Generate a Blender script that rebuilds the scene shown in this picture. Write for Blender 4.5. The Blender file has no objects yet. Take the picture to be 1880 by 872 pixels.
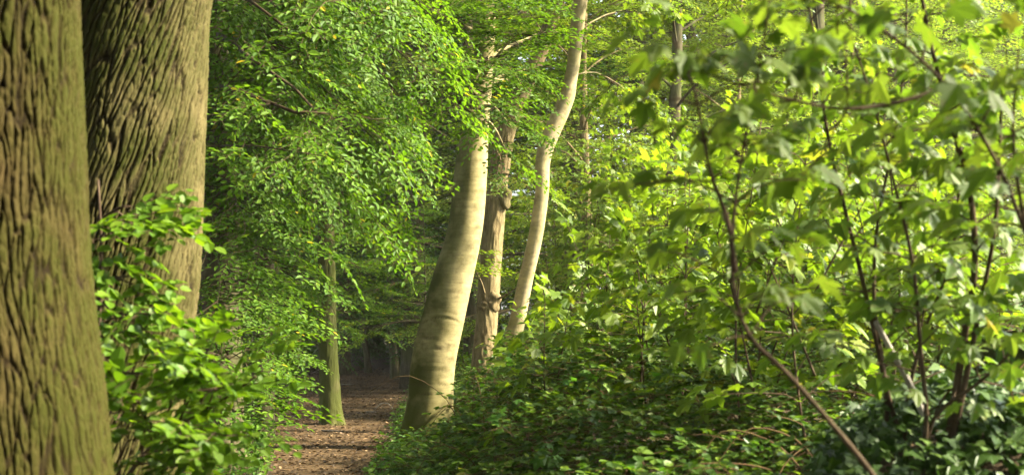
import bpy, math
import numpy as np
from math import radians, pi
from mathutils import Vector

rng = np.random.default_rng(11)
SC = bpy.context.scene
COL = SC.collection

# ------------------------------------------------------------------ camera
F, CX, HY, CZ = 2583.0, 940.0, 600.0, 1.5      # photo focal length (px), principal column, horizon row, eye height
cam = bpy.data.cameras.new("camera")
cam_o = bpy.data.objects.new("camera", cam); COL.objects.link(cam_o)
cam_o.location = (0, 0, CZ); cam_o.rotation_euler = (radians(90), 0, 0)
cam.sensor_width = 36.0; cam.lens = 36.0 * F / 1880.0
cam.shift_y = (HY - 436.0) / 1880.0
cam.clip_end = 900.0
cam.dof.use_dof = True; cam.dof.focus_distance = 17.5; cam.dof.aperture_fstop = 2.8
SC.camera = cam_o

# ------------------------------------------------------------------ sky + sun
SUN_EL, SUN_AZ = 37.0, 92.0                     # azimuth clockwise from the view direction
w = bpy.data.worlds.new("World"); SC.world = w; w.use_nodes = True
nt = w.node_tree
sky = nt.nodes.new("ShaderNodeTexSky"); sky.sky_type = 'NISHITA'; sky.sun_disc = False
sky.sun_elevation = radians(SUN_EL); sky.sun_rotation = radians(SUN_AZ)
sky.air_density = 1.0; sky.dust_density = 2.0; sky.ozone_density = 0.6
hz = nt.nodes.new("ShaderNodeHueSaturation"); hz.inputs['Saturation'].default_value = .45     # thin bright cloud over the blue
nt.links.new(sky.outputs[0], hz.inputs['Color']); nt.links.new(hz.outputs[0], nt.nodes['Background'].inputs[0])
nt.nodes['Background'].inputs[1].default_value = 0.15
sl = bpy.data.lights.new("sun", 'SUN'); sl.energy = 5.0; sl.angle = radians(4.0); sl.color = (1.0, 0.89, 0.70)
so = bpy.data.objects.new("sun", sl); COL.objects.link(so)
_s = Vector((math.cos(radians(SUN_EL)) * math.sin(radians(SUN_AZ)), math.cos(radians(SUN_EL)) * math.cos(radians(SUN_AZ)), math.sin(radians(SUN_EL))))
so.rotation_euler = _s.to_track_quat('Z', 'Y').to_euler(); so.location = _s * 60

SC.view_settings.view_transform = 'Standard'; SC.view_settings.look = 'None'
SC.view_settings.exposure = 2.5; SC.view_settings.gamma = 1.0
SC.view_settings.use_curve_mapping = False
SC.render.engine = 'CYCLES'
cy = SC.cycles
cy.max_bounces = 10; cy.diffuse_bounces = 6; cy.glossy_bounces = 2; cy.transmission_bounces = 6; cy.transparent_max_bounces = 4
cy.caustics_reflective = False; cy.caustics_refractive = False
cy.sample_clamp_indirect = 4.0
cy.use_denoising = True
try:
    cy.denoiser = 'OPENIMAGEDENOISE'; cy.denoising_input_passes = 'RGB_ALBEDO_NORMAL'; cy.denoising_prefilter = 'ACCURATE'
except Exception:
    pass

# ------------------------------------------------------------------ small maths
def U(a, b, n=None): return rng.uniform(a, b, n)
def unit(v):
    v = np.asarray(v, float); n = np.linalg.norm(v, axis=-1, keepdims=True); return v / np.maximum(n, 1e-9)
def sstep(a, b, x):
    t = np.clip((np.asarray(x, float) - a) / (b - a), 0, 1); return t * t * (3 - 2 * t)
def at(px, py, Y): return np.array([(px - CX) / F * Y, Y, CZ - (py - HY) / F * Y])
def vnoise(x, y, seed=0, perx=0):
    r = np.random.default_rng(1000 + seed); T = r.random((256, 256))
    xi = np.floor(x).astype(int); yi = np.floor(y).astype(int); fx = x - xi; fy = y - yi
    fx = fx * fx * (3 - 2 * fx); fy = fy * fy * (3 - 2 * fy)
    m = perx if perx else 256
    a, b = xi % m % 256, (xi + 1) % m % 256; c, d = yi % 256, (yi + 1) % 256
    return (T[a, c] * (1 - fx) + T[b, c] * fx) * (1 - fy) + (T[a, d] * (1 - fx) + T[b, d] * fx) * fy
def worley(x, y, seed, perx):
    r = np.random.default_rng(2000 + seed); A = r.random((256, 256)); B = r.random((256, 256))
    xi = np.floor(x).astype(int); yi = np.floor(y).astype(int)
    f1 = np.full(x.shape, 9.0); f2 = np.full(x.shape, 9.0)
    for i in (-1, 0, 1):
        for j in (-1, 0, 1):
            cx, cyy = xi + i, yi + j
            px = cx + A[cx % perx % 256, cyy % 256]; py = cyy + B[cx % perx % 256, cyy % 256]
            d = np.hypot(px - x, py - y)
            f2 = np.where(d < f1, f1, np.minimum(f2, d)); f1 = np.minimum(f1, d)
    return f1, f2
def catmull(P, n):
    P = np.asarray(P, float)
    if len(P) == 2: return P[0] + (P[1] - P[0]) * np.linspace(0, 1, n)[:, None]
    L = np.concatenate([[0], np.cumsum(np.linalg.norm(np.diff(P[:, :3], axis=0), axis=1))])
    s = np.linspace(0, L[-1], n); k = np.clip(np.searchsorted(L, s, 'right') - 1, 0, len(P) - 2)
    sl_ = np.diff(P, axis=0) / np.maximum(np.diff(L), 1e-9)[:, None]; h = np.diff(L)[:, None]
    M_ = np.vstack([sl_[:1], (sl_[:-1] * h[1:] + sl_[1:] * h[:-1]) / (h[1:] + h[:-1]), sl_[-1:]])
    d = np.maximum(L[k + 1] - L[k], 1e-9)[:, None]; t = ((s - L[k])[:, None]) / d
    a, b, m0, m1 = P[k], P[k + 1], M_[k] * d, M_[k + 1] * d
    return a * (2 * t ** 3 - 3 * t ** 2 + 1) + m0 * (t ** 3 - 2 * t ** 2 + t) + b * (3 * t ** 2 - 2 * t ** 3) + m1 * (t ** 3 - t ** 2)

# ------------------------------------------------------------------ ground shape
PATH = np.array([[2, -1.0], [8, -1.35], [14, -1.85], [21, -2.75], [32, -3.8], [43, -4.8], [55, -7.2], [70, -13.0]], float)
PW = np.array([[2, .55], [14, .55], [18, .95], [24, 1.25], [32, 1.75], [43, 1.85], [70, 1.4]], float)
def path_x(y): return np.interp(y, PATH[:, 0], PATH[:, 1])
def path_w(y): return np.interp(y, PW[:, 0], PW[:, 1])
def gz(x, y):
    x = np.asarray(x, float); y = np.asarray(y, float)
    d = x - path_x(y); wd = path_w(y)
    bank = 0.22 * sstep(0.0, 2.5, d - wd) + 0.12 * sstep(0.0, 2.0, -d - wd)
    n = 0.10 * (vnoise(x * .5, y * .5, 1) - .5) + 0.05 * (vnoise(x * 1.7, y * 1.7, 2) - .5)
    bank = bank + .80 * np.exp(-((x - 2.35) / 1.25) ** 2 - ((y - 6.6) / 1.5) ** 2)
    near = np.exp(-(x ** 2 + y ** 2) / 9.0)
    return bank + n * (0.35 + 0.65 * sstep(0, 1.2, np.abs(d) - wd)) * (1 - near)

# ------------------------------------------------------------------ materials
def nodes(name):
    m = bpy.data.materials.new(name); m.use_nodes = True
    t = m.node_tree; b = t.nodes['Principled BSDF']; return m, t, b
def N(t, k, **kw):
    n = t.nodes.new(k)
    for a, v in kw.items(): setattr(n, a, v)
    return n
def ramp(t, stops):
    r = N(t, 'ShaderNodeValToRGB'); e = r.color_ramp.elements
    while len(e) > 1: e.remove(e[-1])
    e[0].position = stops[0][0]; e[0].color = (*stops[0][1], 1)
    for p, c in stops[1:]:
        k = e.new(p); k.color = (*c, 1)
    return r

def leaf_mat(name, stops, trans, tf=0.42, rough=0.42, spec=0.5, blotch=None):
    """leaf: glossy skin over a diffuse/translucent blade; colour varies leaf by leaf (attribute rnd)"""
    m, t, b = nodes(name)
    a = N(t, 'ShaderNodeAttribute', attribute_name='rnd')
    oi = N(t, 'ShaderNodeObjectInfo')
    r = ramp(t, stops); t.links.new(a.outputs['Fac'], r.inputs[0])
    hs = N(t, 'ShaderNodeHueSaturation')
    mr = N(t, 'ShaderNodeMapRange'); mr.inputs[3].default_value = .82; mr.inputs[4].default_value = 1.18
    t.links.new(oi.outputs['Random'], mr.inputs[0]); t.links.new(mr.outputs[0], hs.inputs['Value'])
    t.links.new(r.outputs[0], hs.inputs['Color'])
    col = hs.outputs[0]
    if blotch:
        tc = N(t, 'ShaderNodeTexCoord'); nz = N(t, 'ShaderNodeTexNoise'); nz.inputs['Scale'].default_value = 38
        nz.inputs['Detail'].default_value = 3
        t.links.new(tc.outputs['Object'], nz.inputs['Vector'])
        rr = ramp(t, [(0.60, (0, 0, 0)), (0.70, (1, 1, 1))]); t.links.new(nz.outputs['Fac'], rr.inputs[0])
        mx = N(t, 'ShaderNodeMix', data_type='RGBA'); mx.inputs['B'].default_value = (*blotch, 1)
        sc = N(t, 'ShaderNodeMath', operation='MULTIPLY'); sc.inputs[1].default_value = .55
        t.links.new(rr.outputs[0], sc.inputs[0])
        t.links.new(sc.outputs[0], mx.inputs['Factor']); t.links.new(col, mx.inputs['A']); col = mx.outputs['Result']
    t.links.new(col, b.inputs['Base Color'])
    b.inputs['Roughness'].default_value = rough
    b.inputs['Specular IOR Level'].default_value = spec
    tr = N(t, 'ShaderNodeBsdfTranslucent')
    mu = N(t, 'ShaderNodeMix', data_type='RGBA', blend_type='MULTIPLY'); mu.inputs['Factor'].default_value = 1
    mu.inputs['B'].default_value = (*trans, 1); t.links.new(col, mu.inputs['A'])
    t.links.new(mu.outputs['Result'], tr.inputs['Color'])
    ms = N(t, 'ShaderNodeMixShader'); ms.inputs[0].default_value = tf
    t.links.new(b.outputs[0], ms.inputs[1]); t.links.new(tr.outputs[0], ms.inputs[2])
    t.links.new(ms.outputs[0], t.nodes['Material Output'].inputs['Surface'])
    return m

def bark_mat(name, c1, c2, moss, moss_amt=.5, scale=(14, 14, 2.2), bump=.6, ridge=False, fine=40, algae_shade=None, foot=None):
    m, t, b = nodes(name)
    tc = N(t, 'ShaderNodeTexCoord'); mp = N(t, 'ShaderNodeMapping'); mp.inputs['Scale'].default_value = scale
    t.links.new(tc.outputs['Object'], mp.inputs[0])
    n1 = N(t, 'ShaderNodeTexNoise'); n1.inputs['Scale'].default_value = 1.0; n1.inputs['Detail'].default_value = 6; n1.inputs['Roughness'].default_value = .65
    t.links.new(mp.outputs[0], n1.inputs['Vector'])
    n2 = N(t, 'ShaderNodeTexNoise'); n2.inputs['Scale'].default_value = 2.3; n2.inputs['Detail'].default_value = 5
    t.links.new(tc.outputs['Object'], n2.inputs['Vector'])
    n3 = N(t, 'ShaderNodeTexNoise'); n3.inputs['Scale'].default_value = fine; n3.inputs['Detail'].default_value = 4
    t.links.new(tc.outputs['Object'], n3.inputs['Vector'])
    r = ramp(t, [(.3, c1), (.7, c2)])
    if ridge:
        at_ = N(t, 'ShaderNodeAttribute', attribute_name='ridge')
        mm = N(t, 'ShaderNodeMath', operation='MULTIPLY_ADD'); mm.inputs[1].default_value = .55
        t.links.new(n3.outputs['Fac'], mm.inputs[0])
        m2 = N(t, 'ShaderNodeMath', operation='MULTIPLY'); m2.inputs[1].default_value = .55; t.links.new(at_.outputs['Fac'], m2.inputs[0])
        t.links.new(m2.outputs[0], mm.inputs[2]); t.links.new(mm.outputs[0], r.inputs[0])
    else:
        t.links.new(n1.outputs['Fac'], r.inputs[0])
    mr = ramp(t, [(.5 - .25 * moss_amt, (0, 0, 0)), (.75 - .25 * moss_amt, (1, 1, 1))])
    t.links.new(n2.outputs['Fac'], mr.inputs[0])
    mx = N(t, 'ShaderNodeMix', data_type='RGBA'); mx.inputs['B'].default_value = (*moss, 1)
    f = N(t, 'ShaderNodeMath', operation='MULTIPLY'); f.inputs[1].default_value = min(1, moss_amt * 1.2)
    t.links.new(mr.outputs[0], f.inputs[0])
    fac = f.outputs[0]
    if ridge:
        g = N(t, 'ShaderNodeMath', operation='MULTIPLY'); t.links.new(fac, g.inputs[0]); t.links.new(at_.outputs['Fac'], g.inputs[1]); fac = g.outputs[0]
    if algae_shade:   # algae tint, also painting shade on the left and a lit right edge
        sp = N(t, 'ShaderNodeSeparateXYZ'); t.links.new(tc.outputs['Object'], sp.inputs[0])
        ma = N(t, 'ShaderNodeMapRange'); ma.inputs[1].default_value = algae_shade[0]; ma.inputs[2].default_value = algae_shade[1]; ma.inputs[3].default_value = 1; ma.inputs[4].default_value = .12
        a2 = N(t, 'ShaderNodeMath', operation='MULTIPLY_ADD'); a2.inputs[1].default_value = algae_shade[2]
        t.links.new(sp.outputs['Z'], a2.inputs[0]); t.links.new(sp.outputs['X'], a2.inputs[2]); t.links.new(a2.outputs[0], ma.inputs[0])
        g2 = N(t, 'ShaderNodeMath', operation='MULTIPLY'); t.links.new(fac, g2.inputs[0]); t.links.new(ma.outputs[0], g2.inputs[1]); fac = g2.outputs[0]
    if foot:    # algae at the foot, its dark colour also standing in for shade there
        sf = N(t, 'ShaderNodeSeparateXYZ'); t.links.new(tc.outputs['Object'], sf.inputs[0])
        w1 = N(t, 'ShaderNodeMath', operation='MULTIPLY_ADD'); w1.inputs[1].default_value = -.8; t.links.new(n2.outputs['Fac'], w1.inputs[0]); t.links.new(sf.outputs['Z'], w1.inputs[2])
        mf = N(t, 'ShaderNodeMapRange'); mf.inputs[1].default_value = foot[0] - .4; mf.inputs[2].default_value = foot[1] - .4; mf.inputs[3].default_value = .92; mf.inputs[4].default_value = 0
        t.links.new(w1.outputs[0], mf.inputs[0]); mxx = N(t, 'ShaderNodeMath', operation='MAXIMUM'); t.links.new(fac, mxx.inputs[0]); t.links.new(mf.outputs[0], mxx.inputs[1]); fac = mxx.outputs[0]
    n4 = N(t, 'ShaderNodeTexNoise'); n4.inputs['Scale'].default_value = 7; n4.inputs['Detail'].default_value = 8; n4.inputs['Roughness'].default_value = .7
    t.links.new(tc.outputs['Object'], n4.inputs['Vector'])
    st = ramp(t, [(.34, (.62, .60, .55)), (.5, (1, 1, 1)), (.70, (1.22, 1.22, 1.16))]); t.links.new(n4.outputs['Fac'], st.inputs[0])
    ml = N(t, 'ShaderNodeMix', data_type='RGBA', blend_type='MULTIPLY'); ml.inputs['Factor'].default_value = 1
    t.links.new(r.outputs[0], ml.inputs['A']); t.links.new(st.outputs[0], ml.inputs['B'])
    t.links.new(fac, mx.inputs['Factor']); t.links.new(ml.outputs['Result'], mx.inputs['A'])
    at2 = N(t, 'ShaderNodeAttribute', attribute_name='scar')
    mx2 = N(t, 'ShaderNodeMix', data_type='RGBA'); mx2.inputs['B'].default_value = (c1[0] * .35, c1[1] * .33, c1[2] * .3, 1)
    t.links.new(at2.outputs['Fac'], mx2.inputs['Factor']); t.links.new(mx.outputs['Result'], mx2.inputs['A'])
    t.links.new(mx2.outputs['Result'], b.inputs['Base Color'])
    b.inputs['Roughness'].default_value = .9; b.inputs['Specular IOR Level'].default_value = .07
    ad = N(t, 'ShaderNodeMath', operation='MULTIPLY_ADD'); ad.inputs[1].default_value = .3
    t.links.new(n3.outputs['Fac'], ad.inputs[0]); t.links.new(n1.outputs['Fac'], ad.inputs[2])
    bp = N(t, 'ShaderNodeBump'); bp.inputs['Strength'].default_value = bump; bp.inputs['Distance'].default_value = .02
    t.links.new(ad.outputs[0], bp.inputs['Height']); t.links.new(bp.outputs[0], b.inputs['Normal'])
    return m

def soil_mat(name, stops, scale=3.0, fine=60, bump=.8):
    m, t, b = nodes(name)
    tc = N(t, 'ShaderNodeTexCoord')
    n1 = N(t, 'ShaderNodeTexNoise'); n1.inputs['Scale'].default_value = scale; n1.inputs['Detail'].default_value = 8; n1.inputs['Roughness'].default_value = .7
    n2 = N(t, 'ShaderNodeTexVoronoi'); n2.inputs['Scale'].default_value = fine
    for n in (n1, n2): t.links.new(tc.outputs['Object'], n.inputs['Vector'])
    mx = N(t, 'ShaderNodeMath', operation='MULTIPLY_ADD'); mx.inputs[1].default_value = .25
    t.links.new(n2.outputs['Distance'], mx.inputs[0]); t.links.new(n1.outputs['Fac'], mx.inputs[2])
    r = ramp(t, stops); t.links.new(mx.outputs[0], r.inputs[0]); t.links.new(r.outputs[0], b.inputs['Base Color'])
    b.inputs['Roughness'].default_value = .95; b.inputs['Specular IOR Level'].default_value = .15
    bp = N(t, 'ShaderNodeBump'); bp.inputs['Strength'].default_value = bump; bp.inputs['Distance'].default_value = .03
    t.links.new(mx.outputs[0], bp.inputs['Height']); t.links.new(bp.outputs[0], b.inputs['Normal'])
    return m

M = {}
M['beech_leaf'] = leaf_mat('beech_leaf', [(0, (.038, .090, .007)), (.45, (.062, .130, .009)), (.93, (.092, .168, .012)), (.99, (.11, .175, .014)), (1, (.34, .27, .02))], (1.5, 1.5, .5), .48, .55, .20)
M['young_beech'] = leaf_mat('young_beech', [(0, (.070, .150, .010)), (.6, (.105, .200, .012)), (1, (.15, .24, .018))], (1.5, 1.5, .5), .46, .45, .35)
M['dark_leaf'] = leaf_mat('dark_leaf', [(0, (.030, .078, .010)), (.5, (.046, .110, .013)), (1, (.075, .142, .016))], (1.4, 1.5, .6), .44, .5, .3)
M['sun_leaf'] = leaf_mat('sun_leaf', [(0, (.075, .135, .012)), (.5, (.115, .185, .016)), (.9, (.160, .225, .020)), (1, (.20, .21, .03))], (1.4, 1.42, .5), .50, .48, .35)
M['maple_leaf'] = leaf_mat('maple_leaf', [(0, (.075, .140, .016)), (.5, (.110, .182, .020)), (.985, (.150, .215, .028)), (1, (.20, .14, .04))], (1.4, 1.42, .6), .50, .55, .45, blotch=(.16, .13, .045))
M['bramble_leaf'] = leaf_mat('bramble_leaf', [(0, (.030, .070, .008)), (.50, (.054, .110, .011)), (.74, (.085, .148, .013)), (.97, (.13, .195, .016)), (1, (.13, .13, .03))], (1.4, 1.5, .6), .40, .45, .35)
M['ivy_leaf'] = leaf_mat('ivy_leaf', [(0, (.022, .050, .006)), (.6, (.038, .080, .009)), (1, (.070, .120, .016))], (1.2, 1.3, .6), .22, .52, .28)
M['herb_leaf'] = leaf_mat('herb_leaf', [(0, (.045, .115, .014)), (.6, (.065, .150, .018)), (1, (.11, .18, .025))], (1.4, 1.5, .6), .38, .42, .45)
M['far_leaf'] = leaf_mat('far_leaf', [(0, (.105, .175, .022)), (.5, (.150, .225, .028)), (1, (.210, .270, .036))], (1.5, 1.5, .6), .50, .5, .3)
M['dead_leaf'] = leaf_mat('dead_leaf', [(0, (.030, .018, .008)), (.5, (.060, .037, .016)), (.88, (.13, .082, .038)), (1, (.34, .23, .12))], (1.2, 1.0, .7), .12, .6, .3)
M['twig'] = bark_mat('twig_bark', (.035, .024, .014), (.075, .055, .030), (.05, .06, .02), .2, bump=.2)
M['stem'] = bark_mat('stem_bark', (.045, .030, .019), (.105, .074, .048), (.06, .06, .02), .2, (30, 30, 6), .3)
M['cane'] = bark_mat('cane_bark', (.060, .036, .018), (.125, .078, .040), (.10, .12, .03), .2, bump=.1)
M['oak'] = bark_mat('oak_bark', (.011, .007, .0025), (.048, .034, .012), (.028, .031, .0040), .8, (30, 30, 6), .5, ridge=True, fine=70)
M['oak_lean'] = bark_mat('leaning_oak_bark', (.012, .008, .003), (.115, .092, .040), (.026, .031, .0040), 1.0, (30, 30, 6), .5, ridge=True, fine=70, algae_shade=(-2.06, -1.70, -.065))  # dark mossy left and tan right edge carry painted shade and sun
M['beech'] = bark_mat('beech_bark', (.205, .170, .085), (.36, .305, .145), (.060, .065, .012), .9, (4, 4, 22), .20, fine=70, algae_shade=(-1.28, -.92, -.17), foot=(.25, .95))  # left side and foot: algae with shade painted into its colour
M['thin'] = bark_mat('smooth_maple_bark', (.22, .18, .11), (.36, .30, .15), (.12, .125, .03), .35, (4, 4, 14), .2, fine=60)
M['brown'] = bark_mat('brown_bark', (.105, .078, .036), (.24, .185, .092), (.11, .11, .045), .3, (26, 26, 4), .8, ridge=False, fine=50)
M['mossy'] = bark_mat('mossy_bark', (.07, .058, .028), (.15, .135, .060), (.060, .070, .016), .8, (34, 34, 4), .8, fine=60)
M['dark_bark'] = bark_mat('dark_bark', (.045, .036, .022), (.11, .090, .052), (.07, .085, .026), .45, (24, 24, 3), .8, fine=40)
M['soil'] = soil_mat('woodland_soil', [(.35, (.022, .016, .009)), (.55, (.045, .032, .016)), (.75, (.075, .052, .026))])
M['path'] = soil_mat('leaf_strewn_path', [(.35, (.026, .016, .007)), (.55, (.055, .035, .015)), (.75, (.10, .064, .030))], 2.2, 45)
M['wood'] = bark_mat('grey_dead_wood', (.20, .18, .15), (.38, .35, .30), (.10, .11, .05), .1, (20, 20, 4), .4)

# ------------------------------------------------------------------ mesh assembly
class MB:
    def __init__(s): s.v, s.l, s.t, s.m, s.r, s.n, s.x = [], [], [], [], [], 0, {}
    def add(s, v, loops, tot, mat=0, rnd=None):
        v = np.asarray(v, np.float32).reshape(-1, 3)
        s.v.append(v); s.l.append(np.asarray(loops, np.int32) + s.n); s.t.append(np.asarray(tot, np.int32))
        k = len(tot)
        s.m.append(np.full(k, mat, np.int32) if np.isscalar(mat) else np.asarray(mat, np.int32))
        s.r.append(np.zeros(k, np.float32) if rnd is None else np.asarray(rnd, np.float32)); s.n += len(v)
    def mesh(s, name, mats, smooth=False):
        me = bpy.data.meshes.new(name)
        v = np.concatenate(s.v); l = np.concatenate(s.l); t = np.concatenate(s.t)
        me.vertices.add(len(v)); me.vertices.foreach_set('co', v.ravel())
        me.loops.add(len(l)); me.loops.foreach_set('vertex_index', l)
        me.polygons.add(len(t)); me.polygons.foreach_set('loop_start', np.concatenate([[0], np.cumsum(t)[:-1]]).astype(np.int32))
        for m in mats: me.materials.append(M[m])
        me.polygons.foreach_set('material_index', np.concatenate(s.m))
        me.polygons.foreach_set('use_smooth', np.full(len(t), smooth))
        a = me.attributes.new('rnd', 'FLOAT', 'FACE'); a.data.foreach_set('value', np.concatenate(s.r))
        for k, q in s.x.items():
            a = me.attributes.new(k, 'FLOAT', 'POINT'); a.data.foreach_set('value', np.asarray(q, np.float32))
        me.update(calc_edges=True)
        return me
    def build(s, name, mats, parent=None, smooth=False, origin=None):
        me = s.mesh(name, mats if isinstance(mats, (list, tuple)) else [mats], smooth)
        o = bpy.data.objects.new(name, me); COL.objects.link(o)
        if parent is not None:
            o.parent = parent
            o.matrix_parent_inverse = parent.matrix_basis.inverted()
        return o

def frames(P):
    T = unit(np.gradient(P, axis=0)); n = len(P)
    ref = np.array([0, 1.0, 0]) if abs(T[0][1]) < .9 else np.array([1.0, 0, 0])
    A = np.empty_like(P); B = np.empty_like(P)
    a = unit(np.cross(np.cross(T[0], ref), T[0])) if True else 0
    for i in range(n):
        a = unit(a - T[i] * np.dot(a, T[i])); A[i] = a; B[i] = np.cross(T[i], a)
    return T, A, B
def tube(mb, P, R, sides=6, mat=0, cap=True):
    P = np.asarray(P, float); n = len(P); R = np.broadcast_to(np.asarray(R, float), (n,))
    T, A, B = frames(P); th = np.arange(sides) * 2 * pi / sides
    V = P[:, None] + R[:, None, None] * (np.cos(th)[None, :, None] * A[:, None] + np.sin(th)[None, :, None] * B[:, None])
    i = np.arange(n - 1)[:, None] * sides; j = np.arange(sides)[None]; j2 = (j + 1) % sides
    q = np.stack([i + j, i + j2, i + sides + j2, i + sides + j], -1).reshape(-1)
    tot = [4] * ((n - 1) * sides)
    if cap and sides > 2:
        q = np.concatenate([q, np.arange(sides) + (n - 1) * sides, np.arange(sides)[::-1]]); tot = tot + [sides, sides]
    mb.add(V, q, tot, mat)

def tag(o, label=None, cat=None, group=None, kind=None):
    if label: o['label'] = label
    if cat: o['category'] = cat
    if group: o['group'] = group
    if kind: o['kind'] = kind
    return o
def empty(name, loc):
    o = bpy.data.objects.new(name, None); COL.objects.link(o); o.location = tuple(float(c) for c in loc); o.empty_display_size = .3
    return o

# ------------------------------------------------------------------ leaf and spray templates
class Tm:
    """a template: verts, loops, totals, material per face, leaf id per face"""
    def __init__(s): s.v, s.l, s.t, s.m, s.id, s.n, s.k = [], [], [], [], [], 0, 0
    def add(s, v, l, t, mat):
        s.v.append(np.asarray(v, float)); s.l.append(np.asarray(l) + s.n); s.t += list(t); s.m += [mat] * len(t); s.id += [s.k] * len(t)
        s.n += len(v); s.k += 1
    def done(s):
        s.v = np.concatenate(s.v); s.l = np.concatenate(s.l); s.t = np.array(s.t); s.m = np.array(s.m); s.id = np.array(s.id); return s
def basis(d, up):
    d = unit(d); y = np.cross(up, d); y = np.where(np.linalg.norm(y, axis=-1, keepdims=True) < 1e-4, np.array([0, 1.0, 0]), y); y = unit(y)
    return np.stack([d, y, np.cross(d, y)], -1)          # columns x,y,z
OV_V = np.array([[0, 0, 0], [.32, .25, .06], [.70, .20, .03], [1, 0, -.10], [.70, -.20, .03], [.32, -.25, .06]])
OV_L = [0, 3, 2, 1, 0, 5, 4, 3]; OV_T = [4, 4]
RO_V = np.array([[0, 0, 0], [.25, .36, .07], [.62, .37, .05], [.86, .18, -.02], [1, 0, -.10], [.86, -.18, -.02], [.62, -.37, .05], [.25, -.36, .07]])
RO_L = [0, 4, 3, 2, 1, 0, 7, 6, 5, 4]; RO_T = [5, 5]
DI_V = np.array([[0, 0, 0], [.45, .27, .05], [1, 0, -.06], [.45, -.27, .05]]); DI_L = [0, 2, 1, 0, 3, 2]; DI_T = [3, 3]
_h = [(0, 0), (-.12, .12), (-.10, .40), (.06, .35), (.17, .25), (.24, .40), (.36, .44), (.54, .56), (.57, .38), (.53, .21), (.64, .27), (.74, .18), (.84, .15), (1.0, 0)]
def maple_shape(cup=.22, droop=.25):
    up = np.array([(x, y) for x, y in _h]); dn = np.array([(x, -y) for x, y in _h[1:-1]])
    xy = np.vstack([up, dn]); z = cup * np.abs(xy[:, 1]) * .6 - droop * np.maximum(xy[:, 0], 0) ** 2 - .35 * np.abs(xy[:, 1]) ** 2
    V = np.column_stack([xy, z]); k = len(_h)
    idn = lambda i: i if i in (0, k - 1) else k + i - 1
    L, T = [], []
    for poly in ([0, 4, 3, 2, 1], [0, 9, 8, 7, 6, 5, 4], [0, 13, 12, 11, 10, 9]):
        L += poly; T.append(len(poly))
        L += [idn(i) for i in poly[::-1]]; T.append(len(poly))
    return V, L, T
MAPLES = [maple_shape(.22, .25), maple_shape(.5, .4), maple_shape(.05, .12), maple_shape(-.2, .45)]
IV_V = np.array([[0, 0, 0], [-.12, .30, 0], [.18, .48, -.04], [.34, .24, .03], [.60, .22, 0], [1, 0, -.08], [.60, -.22, 0], [.34, -.24, .03], [.18, -.48, -.04], [-.12, -.30, 0]])
IV_L = [0, 5, 4, 3, 2, 1, 0, 9, 8, 7, 6, 5]; IV_T = [6, 6]
SH = {'ov': (OV_V, OV_L, OV_T), 'ro': (RO_V, RO_L, RO_T), 'di': (DI_V, DI_L, DI_T), 'iv': (IV_V, IV_L, IV_T)}
def put_leaf(tm, shape, p, d, up, s, mat=0):
    V, L, T = shape; tm.add(p + s * (V @ basis(np.asarray(d, float)[None], np.asarray(up, float)[None])[0].T), L, T, mat)
def twig_t(tm, P, r0, r1):
    mb = MB(); P = np.asarray(P, float); tube(mb, P, np.linspace(r0, r1, len(P)), 3, 0, False)
    tm.add(mb.v[0], mb.l[0], mb.t[0], 1)

def spray_ovate(L=.75, leaf=.075, gap=.045, sides=8, shape='ov', droop=.22, jit=.30, sd=0, r=.0035):
    """flat fan of alternate leaves on a forking twig, x forward, z up"""
    global rng
    keep = rng; rng = np.random.default_rng(300 + sd); tm = Tm()
    def axis(p0, ang, ln, lv):
        n = max(3, int(ln / .12) + 1); s = np.linspace(0, ln, n); a = ang + np.cumsum(U(-.08, .08, n))
        st = np.column_stack([np.cos(a), np.sin(a), U(-.08, .08, n)]) * (ln / (n - 1)); P = p0 + np.vstack([[0, 0, 0], np.cumsum(st[:-1], 0)])
        P[:, 2] -= droop * (np.hypot(P[:, 0], P[:, 1]) ** 2 - np.hypot(p0[0], p0[1]) ** 2) / max(L, .1)
        twig_t(tm, P, r * (1 if lv == 0 else .6), r * .35)
        k = max(2, int(ln / gap))
        for i in range(k):
            t = (i + .6) / k; q = np.array([np.interp(t * (n - 1), np.arange(n), P[:, c]) for c in range(3)])
            sg = 1 if i % 2 else -1
            if i == k - 1: sg = 0
            aa = ang + sg * U(.65, 1.1)
            d = np.array([math.cos(aa), math.sin(aa), U(-.35, .12)])
            up = np.array([U(-jit, jit), U(-jit, jit), 1.0])
            put_leaf(tm, SH[shape], q, d, up, leaf * U(.7, 1.12) * (1 - .25 * (t > .85)))
        return P
    P = axis(np.zeros(3), 0, L, 0)
    for i in range(sides):
        t = .12 + .75 * i / max(1, sides - 1) + U(-.04, .04); q = np.array([np.interp(t * (len(P) - 1), np.arange(len(P)), P[:, c]) for c in range(3)])
        sg = 1 if i % 2 else -1
        axis(q, sg * U(.6, .95), L * (.50 - .34 * t) * U(.8, 1.2), 1)
    rng = keep
    return tm.done()
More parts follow.
